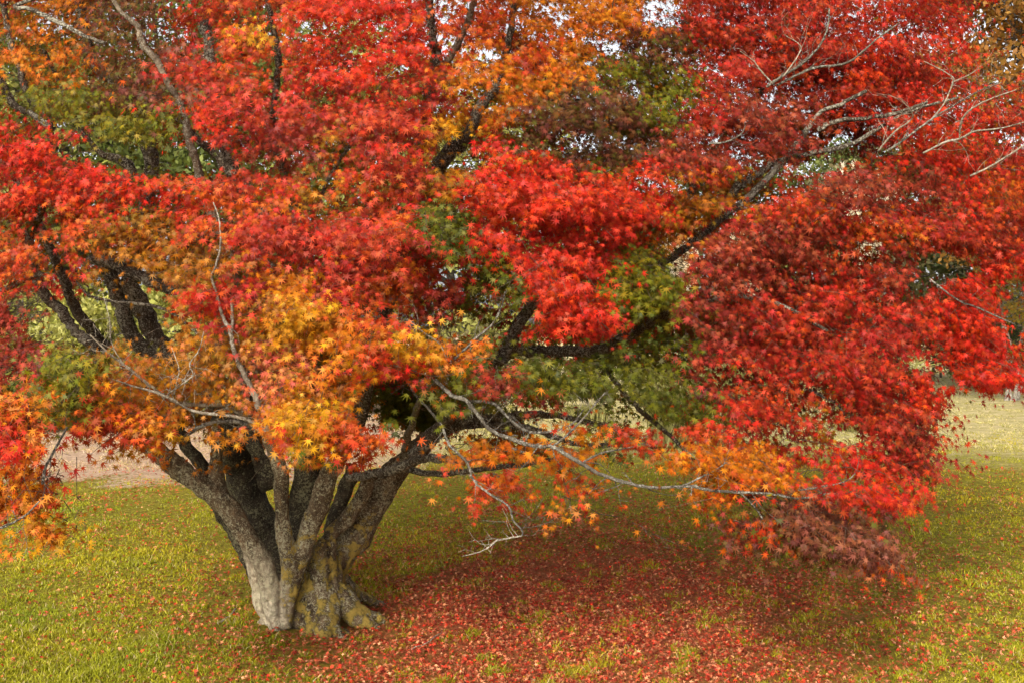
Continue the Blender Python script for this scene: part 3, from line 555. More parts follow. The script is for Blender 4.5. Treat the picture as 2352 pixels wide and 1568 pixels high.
for (x0, y0, x1, y1, dd, c, n, wdt) in [(1770,1150,2020,1262,5.9,'N',44,26),(1840,1185,2050,1285,5.8,'V',60,24),(2035,1290,2055,1305,5.8,'T',4,5),(860,900,1200,1000,8.7,'E',110,30),(840,880,960,990,9.6,'E',60,26),(1150,60,1560,280,8.9,'N',130,60),(1560,40,2100,200,8.6,'K',220,60),(1750,330,2000,300,8.9,'N',70,40),(860,850,1000,960,8.9,'A',60,26),(400,940,600,1000,8.9,'A',40,26),(430,1030,560,1060,7.5,'A',12,14),(470,1010,540,1080,7.5,'A',10,16),(700,1065,705,1070,7.4,'G',2,4),(1860,1130,2060,1150,6.1,'R',16,16),(2230,650,2250,860,7.0,'R',34,34),(2160,880,2130,960,6.9,'R',16,20),(2230,850,2330,865,6.8,'R',16,16),(2050,940,2090,1050,6.6,'K',26,30),
  (1700,700,2150,1050,7.2,'K',60,60),(2000,480,2330,600,7.3,'K',40,50),
  (20,930,60,1180,5.05,'T',26,28),(60,1190,130,1240,5.0,'Y',7,10),(660,700,760,730,5.9,'Y',16,16),(690,940,720,1000,5.6,'Y',16,20),(800,960,830,1010,5.7,'T',12,14),(200,960,330,985,5.7,'T',20,18),(1250,640,1390,750,6.0,'R',30,30),(1120,460,1480,440,6.2,'R',34,26),
  (140,830,170,900,5.6,'G',22,26),(1020,500,1010,570,6.3,'E',14,18),(1460,610,1520,680,6.6,'G',22,26),(1600,1050,1760,1060,6.0,'O',26,22),(1300,1150,1330,1180,6.0,'O',3,8),(1760,1215,1765,1225,5.9,'T',3,5),(1130,1090,1150,1120,6.0,'T',5,10)]:
    for q in range(n):
        t = rng.random(); pads.append((P(x0+(x1-x0)*t+rng.normal(0, wdt), y0+(y1-y0)*t+rng.normal(0, wdt*.7), dd+rng.uniform(-.12, .2)), c, 24, .62)); layer.append(0)
# the far side and the top of the crown, out of the photo's view
for i in range(300):
    a = rng.uniform(0, 2*math.pi); u = rng.uniform(.35, 1); zc = rng.uniform(0, 1)
    x = -.6+6.0*u*math.cos(a)*math.cos(zc*1.3); y = 8.9+3.6*u*math.sin(a)*math.cos(zc*1.3); z = 4.9+2.6*math.sin(zc*1.5)
    pads.append((np.array((x, y, z)), str(rng.choice(list('RKOTGN'))), 34, 1.7))
for i in range(260):
    x = rng.uniform(-6.5, 4.2); y = rng.uniform(9.6, 12.3); z = 2.4+rng.uniform(0, 3.)-abs(x+.6)*.05
    q = P(0, 0, 1); qx, qy = proj(np.array([[x, y, z]])); cl = look(cls, np.clip(qx, 4, 2347), qy, '.')[0]
    if -20 < qx[0] < 2372 and cl in '.s' : continue
    pads.append((np.array((x, y, z)), str(rng.choice(list('GAENKO'))), 30, 1.6))
PC = np.array([p[0] for p in pads]); NP_ = len(pads)
outd = PC-np.array((-1.2, 8.4, 0)); outd[:, 2] = 0; outd = nrm(outd)
outd = outd*.55; outd[:, 1] -= .75*(PC[:, 1] < 9.4); outd = nrm(outd)
# leaves
def leaf_template(seven=True):
    if seven: tips = [(0, 1), (40, .97), (84, .84), (130, .56)]; nr = [.27, .26, .2]
    else: tips = [(0, 1), (48, .93), (104, .68)]; nr = [.28, .25]
    pts = []
    right = []
    for k, (a, l) in enumerate(tips):
        right.append((a, l))
        if k < len(nr): right.append(((a+tips[k+1][0])/2, nr[k]))
    allp = [(a, l) for a, l in right]+[(180, .08)]+[(-a, l) for a, l in reversed(right[1:])]
    V = [(0, 0, 0)]+[(math.sin(R_(a))*l*.55, math.cos(R_(a))*l*.57+.02, -.13*l*l+(0.03 if l < .4 else 0)) for a, l in allp]
    n = len(allp); T = [(0, 1+(k+1) % n, 1+k) for k in range(n)]
    return np.array(V), np.array(T)
LT7, LF7 = leaf_template(True); LT5, LF5 = leaf_template(False)
def place_leaves(pos, tip, nor, size, colr, tmpl):
    LT, LF = tmpl; n = len(pos); tip = nrm(tip); nor = nor-(nor*tip).sum(1, keepdims=True)*tip; nor = nrm(nor); sd_ = np.cross(tip, nor)
    curl = rng.uniform(-.2, 1.7, n)
    V = pos[:, None]+size[:, None, None]*(LT[None, :, 0:1]*sd_[:, None]*rng.uniform(.8, 1.1, (n, 1, 1))+LT[None, :, 1:2]*tip[:, None]+LT[None, :, 2:3]*curl[:, None, None]*nor[:, None])
    T = LF[None]+(np.arange(n)*len(LT))[:, None, None]
    return V.reshape(-1, 3), T.reshape(-1, 3), np.repeat(colr, len(LT), axis=0)
pos = []; tipd = []; norm_ = []; sz = []; cl_ = []; twA = []; twB = []
for i in range(NP_):
    c, k, nl, sp = pads[i]; nl = int(nl*1.7*rng.uniform(.7, 1.3)); o_ = outd[i]; s_ = np.array((-o_[1], o_[0], 0))
    if k == 's': nl = 9
    if k == 'P': nl = int(nl*1.2)
    A = .33*sp*rng.uniform(.6, 1.4); Bb = .22*sp*rng.uniform(.7, 1.2); roll = rng.normal(0, .3)
    r = np.sqrt(rng.random(nl)); th = rng.uniform(0, 6.283, nl); u = r*np.cos(th)*A; v = r*np.sin(th)*Bb
    tz = rng.normal(0, .022*sp, nl)-.38*np.maximum(v, -.05)-.45*u*u/A
    p = c+u[:, None]*s_+v[:, None]*o_+(tz+roll*u)[:, None]*np.array((0, 0, 1))
    pos.append(p)
    tipd.append(o_*.35+np.outer(u/A, s_)*.3+rng.normal(0, .35)*s_+np.array((0, 0, -.8))+rng.normal(0, .38, (nl, 3)))
    norm_.append(o_*.85+np.array((0, 0, .42))+rng.normal(0, .36, (nl, 3)))
    if i < len(layer) and layer[i] < 2:
        lx, ly = proj(p); lc_ = look(cls, np.clip(lx+rng.normal(0, 16, nl), 4, 2347), np.clip(ly+rng.normal(0, 13, nl), 4, 1563), '.')
        pr = .8 if layer[i] == 0 else .4
    else: lc_ = np.full(nl, '.'); pr = 0
    base = .055 if k == 'P' else .072
    sz.append(rng.uniform(.6, 1.2, nl)*base*(1.12 if sp > 1.2 else 1))
    pal = np.array(PAL[k]); w_ = pal[rng.integers(0, len(pal), nl)]
    padtone = pal[rng.integers(0, len(pal))]
    w_ = w_*.6+padtone*.4
    for m_ in range(nl):
        if lc_[m_] not in ('.', k) and rng.random() < pr:
            pp_ = PAL[str(lc_[m_])]; w_[m_] = pp_[rng.integers(0, len(pp_))]
    cl_.append(w_*rng.uniform(.5, 1.22, (nl, 1)))
    # pad twigs: rachis with side shoots
    root = c-o_*Bb*1.1+np.array((0, 0, .02))
    q = [root+(c+o_*Bb*.8-np.array((0, 0, .1*sp))-root)*t+np.array((0, 0, .05*math.sin(t*3.1))) for t in (0, .33, .66, 1)]
    for a, b_ in zip(q[:-1], q[1:]): twA.append(a); twB.append(b_)
    for m_ in rng.integers(0, nl, 2):
        twA.append(q[rng.integers(0, 3)]); twB.append(p[m_])
pos = np.concatenate(pos); tipd = np.concatenate(tipd); norm_ = np.concatenate(norm_); sz = np.concatenate(sz); cl_ = np.concatenate(cl_)
qx, qy = proj(pos); hx = qx+rng.normal(0, 5, len(qx)); hy = qy+rng.normal(0, 4, len(qy))
hd = look(hole, hx, hy, 0.); keep = pos[:, 1] > hd+.05
keep |= rng.random(len(keep)) < .05
# nothing droops below the hem of the crown far past its silhouette
cq = look(cls, hx, hy, 'R'); fr = (qx > 0) & (qx < 2352) & (qy > 0) & (qy < 1568)
keep &= ~(fr & (cq == '.') & (rng.random(len(keep)) < .8))
keep &= ~((cq == 's') & fr & (rng.random(len(keep)) < .72))
# keep the trunk itself clear
keep &= ~((qy > 1090) & (qx > 340) & (qx < 940))
pos, tipd, norm_, sz, cl_ = pos[keep], tipd[keep], norm_[keep], sz[keep], cl_[keep]
nearm = pos[:, 1] < 8.3
A1 = place_leaves(pos[nearm], tipd[nearm], norm_[nearm], sz[nearm], cl_[nearm], (LT7, LF7))
A2 = place_leaves(pos[~nearm], tipd[~nearm], norm_[~nearm], sz[~nearm]*1.1, cl_[~nearm], (LT5, LF5))
V = np.concatenate([A1[0], A2[0]]); T = np.concatenate([A1[1], A2[1]+len(A1[0])]); CC = np.concatenate([A1[2], A2[2]])
crown = mesh_np('crown', V, T, M_leaf, maple, CC)
print('LEAVES', len(pos), 'pads', NP_)
# branchlets: every pad hangs from the nearest wood
nodes = list(parts_pts)
NX = np.zeros((len(nodes)+NP_*4, 3)); nn = len(nodes); NX[:nn] = np.array([q[:3] for q in nodes])
order = np.argsort(np.linalg.norm(PC-np.array((-1.2, 8.3, 2.2)), axis=1))
bA = []; bB = []; bR = []
ctr = np.array((-1.2, 8.3, 1.9))
for i in order:
    root = PC[i]-outd[i]*.27*pads[i][3]; dcen = np.linalg.norm(NX[:nn]-ctr, axis=1)
    d = np.linalg.norm(NX[:nn]-root, axis=1)+np.maximum(dcen-np.linalg.norm(root-ctr), 0)*1.5
    j = int(np.argmin(d)); a = NX[j]; L_ = np.linalg.norm(root-a)
    if L_ > 1.6: continue
    n = 4; prev = a
    for k in range(1, n+1):
        t = k/n; b_ = a+(root-a)*t+np.array((0, 0, .1*L_*math.sin(3.14*t)))+(rng.normal(0, .03*L_, 3) if k < n else 0)
        bA.append(prev); bB.append(b_); bR.append(.0028+.0045*(1-t)*min(L_, 1)); NX[nn] = b_; nn += 1; prev = b_
bA = np.array(bA); bB = np.array(bB); bR = np.array(bR)
twA = np.array(twA); twB = np.array(twB)
def openmask(A, B, lim):
    m = (A+B)/2; x, y = proj(m); h = look(hole, x, y, 0.); c = look(cls, x, y, 'R')
    return ~((m[:, 1] < h-.0) & (h < 50)) & ~((c == '.') & (h > 50) & (rng.random(len(m)) < .6)) & ~((y > 1085) & (x > 340) & (x < 940)) & ~((c == '.') & (x > 0) & (x < 2352) & (y > 0) & (y < 1568) & (rng.random(len(m)) < .7))
k = openmask(bA, bB, 0); V1, Q1 = segs(bA[k], bB[k], bR[k], bR[k]*.8)
k = openmask(twA, twB, 0); V2, Q2 = segs(twA[k], twB[k], np.full(k.sum(), .0017), np.full(k.sum(), .001))
mesh_np('branchlets', np.concatenate([V1, V2]), np.concatenate([Q1, Q2+len(V1)]), M_twig, maple)

# ------------------------------------------------------------------ grass and fallen leaves
def red_density(x, y):
    d = 1.0*np.exp(-(((x-.35)/2.0)**2+((y-7.7)/2.0)**2)**1.4)+.55*np.exp(-(((x-1.5)/3.0)**2+((y-10.4)/3.2)**2)**1.5)+.22*np.exp(-(((x+2.0)/2.4)**2+((y-9.0)/3.0)**2))+.16*np.exp(-(((x-2.6)/3.4)**2+((y-9.5)/5)**2))
    return d
def fnoise(x, y, s, seed=0):
    r = np.random.default_rng(seed); v = 0
    for k in range(6):
        a = r.uniform(0, 6.28); f = s*r.uniform(.6, 1.9); v = v+np.sin((x*math.cos(a)+y*math.sin(a))*f+r.uniform(0, 6.28)+.8*np.sin((x*math.sin(a)-y*math.cos(a))*f*.7))
    return v/6
def sample_ground(n, y0=990, y1=1640, x0=-500, x1=2850):
    px = rng.uniform(x0, x1, n); py = rng.uniform(y0, y1, n); d = CAMZ*F/(py-760); x = (px-CX)/F*d
    return x, d
# tufts
nt_ = 74000
tx, ty = sample_ground(nt_, 985, 1640); e1 = sample_ground(9000, 1640, 2150, -900, 3300); tx = np.concatenate([tx, e1[0]]); ty = np.concatenate([ty, e1[1]]); nt_ = len(tx); cl1 = fnoise(tx, ty, 2.2, 3); cl2 = fnoise(tx, ty, 6.5, 4); rd = red_density(tx, ty)
pk = np.clip(1.05-rd*1.1+cl1*.8+cl2*.9, .05, 1)*np.where(rd < .25, 1, .8); pk = np.maximum(pk, np.where(rd < .2, .6, .05)); cl3 = fnoise(tx, ty, 13, 41); pk = np.maximum(pk, np.clip((cl2*.6+cl1*.4+cl3*.9-.08)*3, 0, .85)); cl2 = cl2*.6+cl3*.6
thr = np.where(tx < -1.5, 16.3, 21.0)+2.2*fnoise(tx, ty, 1.1, 9); far_st = rng.random(nt_) < np.clip((ty-thr)/np.where(tx < -1.5, .8, 5)+.3*(tx > -1.5), 0, .96)*(ty > 13)
kp = (rng.random(nt_) < pk) & ~far_st & (((tx-TB[0])/.36)**2+((ty-TB[1])/.3)**2 > 1)
tx, ty, cl1, cl2, rd = tx[kp], ty[kp], cl1[kp], cl2[kp], rd[kp]
hgt = np.clip(.016+.062*np.maximum(cl2-.08, 0)+.035*np.maximum(cl1, 0)+.008*rng.normal(size=len(tx)), .013, .1)
big = rng.random(len(tx)) < .05; hgt[big] *= 1.7
NB = 7; n = len(tx)*NB
bx = np.repeat(tx, NB)+rng.normal(0, .022, n)*np.repeat(ty/9, NB); by = np.repeat(ty, NB)+rng.normal(0, .022, n)*np.repeat(ty/9, NB)
hb = np.repeat(hgt, NB)*rng.uniform(.55, 1.25, n); az = rng.uniform(0, 6.283, n); lean = rng.uniform(.2, 1.25, n)*hb
wd = .002+.00026*by; wa = rng.uniform(0, 6.283, n)
bz = gz(bx, by); b0 = np.stack([bx, by, bz-.005], -1); wv = np.stack([np.cos(wa), np.sin(wa), 0*wa], -1)*wd[:, None]
dirv = np.stack([np.cos(az), np.sin(az), 0*az], -1)
mid = b0+dirv*(lean*.35)[:, None]+np.array((0, 0, 1))*(hb*.6)[:, None]; tp = b0+dirv*lean[:, None]+np.array((0, 0, 1))*(hb)[:, None]
V = np.stack([b0-wv, b0+wv, mid+wv*.8, mid-wv*.8, tp], 1).reshape(-1, 3)
bi = np.arange(n)*5
T = np.concatenate([np.stack([bi, bi+1, bi+2], -1), np.stack([bi, bi+2, bi+3], -1), np.stack([bi+3, bi+2, bi+4], -1)])
gp = np.array((1.0, 1.08, 1.0))*np.array([(.34, .29, .012), (.42, .34, .016), (.25, .23, .01), (.5, .4, .03), (.18, .18, .012), (.56, .44, .10)])
tone = gp[rng.integers(0, 6, n)]*.5+gp[np.clip(((np.repeat(cl1, NB)+rng.normal(0, .3, n)+1)*2.2).astype(int), 0, 4)]*.5
lowf = fnoise(bx, by, .9, 31)[:, None]+fnoise(bx, by, 3.1, 32)[:, None]*.8; tone *= 1+lowf*np.array((.32, .16, .1))
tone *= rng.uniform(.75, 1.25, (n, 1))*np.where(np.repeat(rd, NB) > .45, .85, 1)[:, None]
dry = rng.random(n) < .07; tone[dry] = (.48, .38, .18)
g = mesh_np('grass', V, T, M_grass, None, np.repeat(tone, 5, axis=0)); tag(g, 'yellowish green tufts of meadow grass around the maple', 'grass', kind='stuff')
# pale mown straw further out
fx, fy = sample_ground(26000, 850, 1080, -300, 2700); m_ = (fy > np.where(fx < -1.5, 16.8, 19.5)+1.5*fnoise(fx, fy, 1.1, 9)) & (fnoise(fx, fy, 2.1, 61)+.6*fnoise(fx, fy, 5, 62) > -.25)
fx, fy = fx[m_], fy[m_]; n = len(fx)*5; bx = np.repeat(fx, 5)+rng.normal(0, .05, n); by = np.repeat(fy, 5)+rng.normal(0, .08, n); hb = rng.uniform(.015, .06, n); az = rng.uniform(0, 6.283, n)
wd = .0004*by; wv = np.stack([np.cos(az), np.sin(az), 0*az], -1)*wd[:, None]; b0 = np.stack([bx, by, gz(bx, by)*(by < 40)-.004], -1); az2 = rng.uniform(0, 6.283, n)
dirv = np.stack([np.cos(az2), np.sin(az2), 0*az2], -1)*rng.uniform(.02, .12, (n, 1)); tp = b0+dirv+np.array((0, 0, 1))*hb[:, None]; mid = b0+dirv*.4+np.array((0, 0, .6))*hb[:, None]
V = np.stack([b0-wv, b0+wv, mid+wv*.8, mid-wv*.8, tp], 1).reshape(-1, 3); bi = np.arange(n)*5
T = np.concatenate([np.stack([bi, bi+1, bi+2], -1), np.stack([bi, bi+2, bi+3], -1), np.stack([bi+3, bi+2, bi+4], -1)])
lft = np.clip((-1-bx)*.5, 0, 1)[:, None]; sp = np.array([(.6, .5, .24), (.46, .4, .12), (.7, .6, .34), (.36, .34, .07)])[rng.integers(0, 4, n)]; sl = np.array([(.62, .42, .27), (.7, .5, .36), (.5, .34, .2), (.45, .38, .14)])[rng.integers(0, 4, n)]
tone = (sp*(1-lft)+sl*lft)*rng.uniform(.7, 1.2, (n, 1))*(1+.3*fnoise(bx, by, 1.7, 63))[:, None]
g = mesh_np('straw', V, T, M_grass, None, np.repeat(tone, 5, axis=0)); tag(g, 'pale cut straw and short dry grass on the open meadow', 'straw', kind='stuff')
# fallen leaves
n = 430000; x, y = rng.uniform(-8, 9, n), 5.6+(rng.random(n)**1.2)*12
dd = red_density(x, y)*(1+.6*fnoise(x, y, 4, 12)+.5*fnoise(x, y, 11, 13))-.3*np.maximum(fnoise(x, y, 2.2, 3), 0)*.6; dd = dd*.6; dd = np.maximum(dd, .025+.05*(fnoise(x, y, 3, 5) > .05))
kp = (rng.random(n) < dd) & (((x-TB[0])/.42)**2+((y-TB[1])/.3)**2 > 1); x, y = x[kp], y[kp]; n = len(x)
print('FALLEN', n)
pos = np.stack([x, y, gz(x, y)+rng.uniform(.006, .04, n)], -1)
tip = np.stack([rng.normal(size=n), rng.normal(size=n), rng.normal(0, .35, n)], -1); nor = np.stack([rng.normal(0, .45, n), rng.normal(0, .45, n), np.ones(n)], -1)
lp = 1.32*np.array([(.36,.045,.022),(.46,.085,.035),(.3,.03,.018),(.5,.15,.06),(.56,.24,.12),(.2,.03,.018),(.62,.04,.02),(.42,.08,.04),(.36,.12,.06),(.5,.2,.09),(.3,.07,.03)])
lc = lp[rng.integers(0, len(lp), n)]*rng.uniform(.7, 1.25, (n, 1)); yl = rng.random(n) < .015; lc[yl] = (.6, .28, .04)
LTl = LT5.copy(); LTl[:, 2] *= 2.2
V, T, CC = place_leaves(pos, tip, nor, rng.uniform(.028, .06, n)*(1+.02*(y-8)), lc, (LTl, LF5))
f = mesh_np('fallen_leaves', V, T, M_litter, None, CC); tag(f, 'carpet of fallen red and brown maple leaves on the grass', 'leaves', kind='stuff')

# sticks lying on the ground
def stick(name, pts, r, label, mat=M_dead):
    P0 = [ground_at(a, b_)+np.array((0, 0, .035)) for a, b_ in pts]
    p, rr = smooth_path(P0, [r]*(len(pts)-1)+[r*.5], 5); p[:, 2] += np.random.default_rng(len(pts)).normal(0, .004, len(p))
    V, Q = tube(p, rr, 7, .15, 3); e = mesh_np(name, V-P0[0], Q, mat, None, smooth=True); e.location = P0[0]; tag(e, label, 'stick')
stick('fallen_stick', [(500,1443),(520,1428),(543,1408)], .012, 'pale brown stick in the grass left of the maple base')
stick('fallen_stick', [(410,1500),(428,1490),(432,1486)], .008, 'short pale twig lying in grass at lower left')
stick('fallen_stick', [(1382,1275),(1395,1262),(1412,1252)], .012, 'thick white stick fragment lying on the red leaves', M_dead)
stick('fallen_stick', [(1338,1277),(1352,1272),(1364,1271)], .007, 'thin white stick fragment beside the thicker one on the leaves')
stick('fallen_twig', [(945,1500),(975,1488),(995,1475),(1015,1460)], .004, 'thin curved twig on the red leaves in front of the roots')

# ------------------------------------------------------------------ background trees
def bg_tree(name, label, cat, x, y, h, rad, cz, pal, nclump, nleaf, lsize, bark, group=None, tr=.12, squash=1.0, gap=.0, bare=0, seed=0, stems_=1):
    r = np.random.default_rng(seed); T0 = np.array((x, y, float(gz(x, y)) if abs(x) < 20 and y < 40 else 0.)); root = empty(name, T0); tag(root, label, cat, group)
    ac = Acc(); tips = []
    for s in range(stems_):
        b0 = T0+np.array((r.uniform(-.3, .3), r.uniform(-.3, .3), -.1))*(stems_ > 1)
        top = T0+np.array((r.uniform(-.12, .12)*h, r.uniform(-.1, .1)*h, h*r.uniform(.8, .92)))
        pts = [b0+(top-b0)*t+r.normal(0, .02*h, 3)*np.array((1, 1, .2))*(t > 0) for t in (0, .2, .4, .6, .8, 1)]
        p, rr = smooth_path(pts, [tr*(1-.85*t)+.01 for t in (0, .2, .4, .6, .8, 1)], 4); V, Q = tube(p, rr, 8, .06, seed); ac.add(V, Q)
        tips.append((p, rr))
    cr = []
    cen = T0+np.array((0, 0, cz)); vz = (h-cz)
    for k in range(nclump):
        d_ = nrm(r.normal(size=3)); u = r.uniform(.35, 1)**.6
        c = cen+d_*np.array((rad, rad, vz*squash))*u
        if c[2] < T0[2]+.3: c[2] = T0[2]+r.uniform(.3, .8)
        cr.append(c); p, rr = tips[r.integers(0, len(tips))]; lowm = p[:, 2] < c[2]-.1*rad
        j = int(np.argmin(np.linalg.norm(p-c, axis=1)+np.where(lowm, 0, 3))); j = max(j, 2)
        a = p[j]; mpt = (a+c)/2+r.normal(0, .06*rad, 3)+np.array((0, 0, -.05*rad)); q, r3 = smooth_path([a, mpt, c], [max(rr[j]*.45, .012), max(rr[j]*.25, .009), .006], 3)
        V, Q = tube(q, r3, 4, .05, k); ac.add(V, Q)
        if bare:
            for m_ in range(bare):
                e = c+nrm(r.normal(size=3)+np.array((0, 0, .6)))*rad*.25; q, r3 = smooth_path([mpt, (mpt+e)/2+r.normal(0, .03*rad, 3), e], [.012, .008, .004], 2); V, Q = tube(q, r3, 4, 0, m_); ac.add(V, Q)
    ac.build('trunk', bark, root)
    cr = np.array(cr); cs = rad*.24*r.uniform(.7, 1.3, nclump); n = nclump*nleaf; ci = np.repeat(np.arange(nclump), nleaf)
    pos = cr[ci]+nrm(r.normal(size=(n, 3)))*(r.random((n, 1))**.45)*cs[ci][:, None]*np.array((1.2, 1.2, .75))
    pos = pos[pos[:, 2] > T0[2]+.05]; n = len(pos); ci = ci[:n]
    a = nrm(r.normal(size=(n, 3))+np.array((0, 0, -.3))); b_ = nrm(np.cross(a, r.normal(size=(n, 3)))); s = lsize*r.uniform(.6, 1.3, n)[:, None]
    V = np.stack([pos-a*s*.6, pos+b_*s*.33, pos+a*s*.6, pos-b_*s*.33], 1).reshape(-1, 3); bi = np.arange(n)*4
    pal = np.array(pal); ctone = pal[r.integers(0, len(pal), nclump)]
    c = (pal[r.integers(0, len(pal), n)]*.5+ctone[ci]*.5)*r.uniform(.75, 1.25, (n, 1))
    mesh_np('crown', V, np.stack([bi, bi+1, bi+2, bi+3], -1), M_bgleaf, root, np.repeat(c, 4, axis=0))
    return root
GRN = [(.11, .14, .03), (.16, .19, .04), (.22, .24, .06), (.08, .1, .03)]
YGR = [(.27, .27, .05), (.35, .33, .07), (.2, .22, .04), (.42, .4, .13)]
DGR = [(.05, .07, .025), (.08, .1, .035), (.11, .13, .04)]
BRN = [(.3, .12, .02), (.38, .17, .03), (.24, .09, .02), (.3, .16, .03), (.18, .1, .02)]
YOR = [(.5, .28, .04), (.45, .2, .03), (.36, .28, .06), (.26, .24, .05)]
OLV = [(.2, .17, .07), (.14, .14, .05), (.25, .2, .1), (.1, .11, .04)]
def bx_(px, d): return (px-CX)/F*d
def zz_(py, d): return CAMZ+(760-py)/F*d
G1 = 'green trees at the meadow edge behind the maple'
B = [('broadleaf_tree','green tree standing at the far left end of the row behind the maple',-650,27,-100,4.4,GRN,90,120,.22),
 # name,label,cat,px,d,py_top,rad,palette,nclump,nleaf,ls,bark,group
 ('broadleaf_tree','tall pale green tree behind the maple at far left edge',-150,27,-260,4.6,YGR,100,170,.2),
 ('broadleaf_tree','tall green tree behind upper left crown of the maple',170,30,-260,4.8,GRN,110,170,.2),
 ('broadleaf_tree','green tree seen through the maple above its left limbs',480,34,-120,5.0,GRN,110,150,.22),
 ('broadleaf_tree','pale green tree seen through gaps near the top middle left',760,36,-40,4.8,YGR,100,150,.22),
 ('broadleaf_tree','pale olive tree behind the middle of the maple crown',1060,40,130,4.6,YGR,100,150,.22),
 ('broadleaf_tree','low green tree behind the right of centre of the crown',1330,46,420,4.6,GRN,80,130,.24),
 ('broadleaf_tree','dark green tree behind right limbs of the maple',1620,50,380,5.2,DGR,90,140,.25),
 ('broadleaf_tree','mid green tree seen through the gap under bare right branches',1880,48,330,4.8,GRN,90,140,.25),
 ('broadleaf_tree','olive brown tree behind the right side gap of the maple',2050,46,215,4.6,OLV,90,150,.24)]
for i, (nm, lb, px, d, pt, rad, pal, nc, nl, ls) in enumerate(B):
    h = zz_(pt, d); bg_tree(nm, lb, 'tree', bx_(px, d), d, h, rad, h*.52, pal, nc, nl, ls, M_far, G1, .25, 1, seed=20+i)
d = 30; bg_tree('oak_tree', 'orange brown autumn tree against the sky at top right corner', 'tree', bx_(2400, d), d, 16.5, 4.2, 10.0, BRN, 170, 230, .17, M_far, None, .28, 1, bare=3, seed=51)
d = 42; bg_tree('conifer_tree', 'dark green tree under the brown tree at right edge', 'tree', bx_(2330, d), d, zz_(400, d), 3.4, 4.2, DGR, 80, 160, .2, M_far, None, .2, seed=52)
d = 34; bg_tree('autumn_tree', 'small yellow and orange tree with thin grey stems at right edge', 'tree', bx_(2335, d), d, zz_(590, d), 1.5, 3.6, YOR, 34, 80, .12, M_fargrey, None, .07, .8, seed=53, stems_=4, bare=2)
S = [('bush','yellow green bush beyond left limbs of the maple',40,24.5,650,2.2,YGR,.13),('bush','light green bush at the left meadow edge below the limbs',-60,23.5,820,1.7,YGR,.12),('bush','pale green bush left of the maple trunk behind green leaves',150,25.5,700,2.1,YGR,.13),
 ('bush','dark bush at the left meadow edge under green maple leaves',110,24,870,1.4,GRN,.12),('bush','green bush behind the lichened limbs of the maple',330,26.5,640,2.5,YGR,.14),('bush','green bush hidden behind the maple trunk',560,27,760,2.3,GRN,.14),('bush','green bush behind the maple trunk on its right',820,30,740,2.4,GRN,.14),
 ('bush','olive bush glimpsed between low centre limbs',1100,38,730,2.8,OLV,.16),('bush','low dark bush beyond the meadow behind red foliage',1500,50,740,3.4,DGR,.18),('bush','brownish green bush at far side of meadow on the right',1800,54,730,3.6,OLV,.18),
 ('bush','dark brownish bush between the two right foliage masses',2150,52,640,4.0,OLV,.17),('bush','pale straw green bush at the right meadow edge',2330,40,775,1.9,[(.4,.36,.16),(.3,.3,.12),(.5,.44,.25)],.13),('bush','green bush at right edge beneath the yellow tree',2290,43,735,2.2,GRN,.14)]
for i, (nm, lb, px, d, pt, rad, pal, ls) in enumerate(S):
    h = zz_(pt, d); bg_tree(nm, lb, 'bush', bx_(px, d), d, h, rad, h*.5, pal, 46, 130, ls, M_far, 'bushes along the meadow edge', .06, 1, seed=70+i, stems_=3)
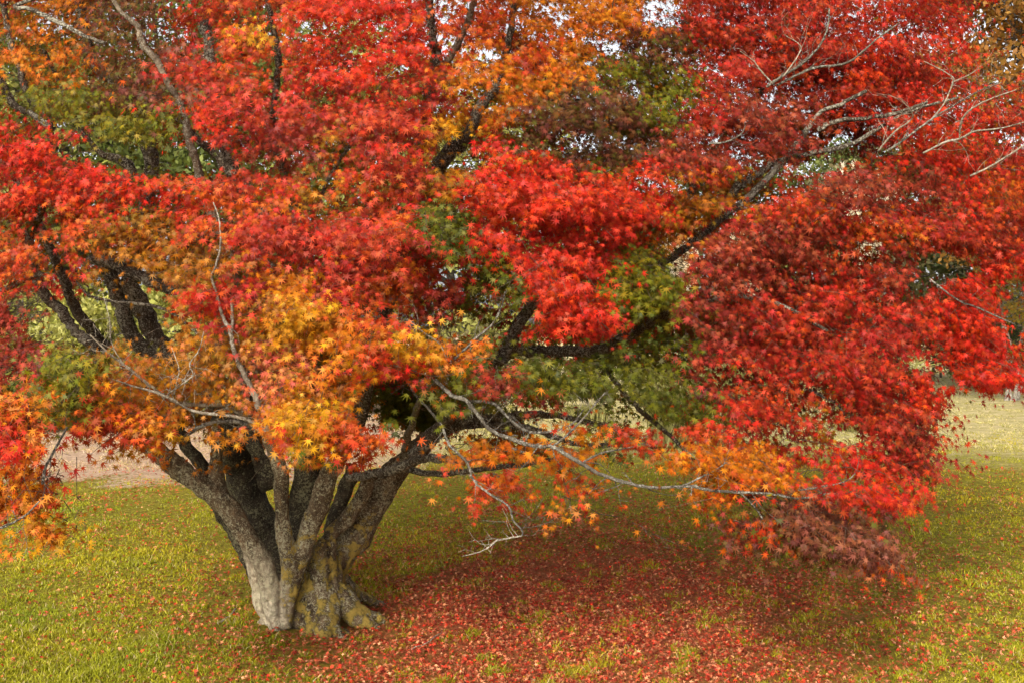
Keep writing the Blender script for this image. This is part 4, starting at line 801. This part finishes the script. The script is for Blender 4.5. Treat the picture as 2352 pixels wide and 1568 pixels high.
# pampas grass with cream plumes
def pampas(px, d, ptop, n, label, wid=.9, seed=0):
    r = np.random.default_rng(seed); T0 = np.array((bx_(px, d), d, 0.)); root = empty('pampas_grass', T0); tag(root, label, 'ornamental grass', 'pampas grass clumps beyond the maple'); h = zz_(ptop, d)
    A = []; Bq = []; 
    st = Acc(); fv = []; fq = []; fc = []
    for k in range(n):
        top = T0+np.array((r.normal(0, wid*.5), r.normal(0, wid*.4), h*r.uniform(.75, 1))); b0 = T0+np.array((r.normal(0, .2), r.normal(0, .2), 0))
        p, rr = smooth_path([b0, (b0*.5+top*.5)+r.normal(0, .04, 3), top], [.01, .008, .005], 4); V, Q = tube(p, rr, 4, 0, k); st.add(V, Q)
        m = 260; t = r.random(m); ax = p[-1]-p[-3]; ax = nrm(ax); Lp = h*.28; w0 = .09*np.sin(np.clip(t*.9+.1, 0, 1)*3.14)+.015
        pp = top-ax*Lp*.3+ax*(t*Lp)[:, None]+r.normal(0, 1, (m, 3))*w0[:, None]*.6; dv = nrm(ax+r.normal(0, .5, (m, 3))); sv_ = nrm(np.cross(dv, r.normal(size=(m, 3))))*.014
        fv.append(np.stack([pp-sv_, pp+sv_, pp+dv*.14], 1).reshape(-1, 3)); fc.append(np.tile(np.array((.74, .64, .5))*r.uniform(.85, 1.1), (m*3, 1)))
    Vv = np.concatenate(fv); mesh_np('plumes', Vv, np.arange(len(Vv)).reshape(-1, 3), M_bgleaf, root, np.concatenate(fc))
    st.build('stalks', M_fargrey, root)
    m = 500; a = T0+np.stack([r.normal(0, .25, m), r.normal(0, .25, m), np.zeros(m)], -1); dv = np.stack([r.normal(0, .22, m), r.normal(0, .22, m), np.ones(m)], -1)*r.uniform(.4, .7, (m, 1))*h*.8
    mi = a+dv*.6; e = a+dv*np.array((1.5, 1.5, .75)); sd2 = nrm(np.cross(dv, r.normal(size=(m, 3))))*.02
    V = np.stack([a-sd2, a+sd2, mi+sd2, mi-sd2, e], 1).reshape(-1, 3); bi = np.arange(m)*5
    mesh_np('blades', V, np.concatenate([np.stack([bi, bi+1, bi+2], -1), np.stack([bi, bi+2, bi+3], -1), np.stack([bi+3, bi+2, bi+4], -1)]), M_grass, root, np.tile(np.array((.3, .28, .1)), (m*5, 1)))
pampas(1560, 21, 575, 9, 'pampas grass with cream plumes glimpsed right of the centre limbs', .5, 1)
pampas(1990, 24, 470, 12, 'pampas grass with cream plumes behind the right red foliage', .9, 2)
pampas(1345, 26, 860, 8, 'low pampas grass glimpsed below the centre green leaves', .6, 3)
pampas(1720, 25, 560, 8, 'pampas grass with pale plumes between the other two right clumps', .6, 4)
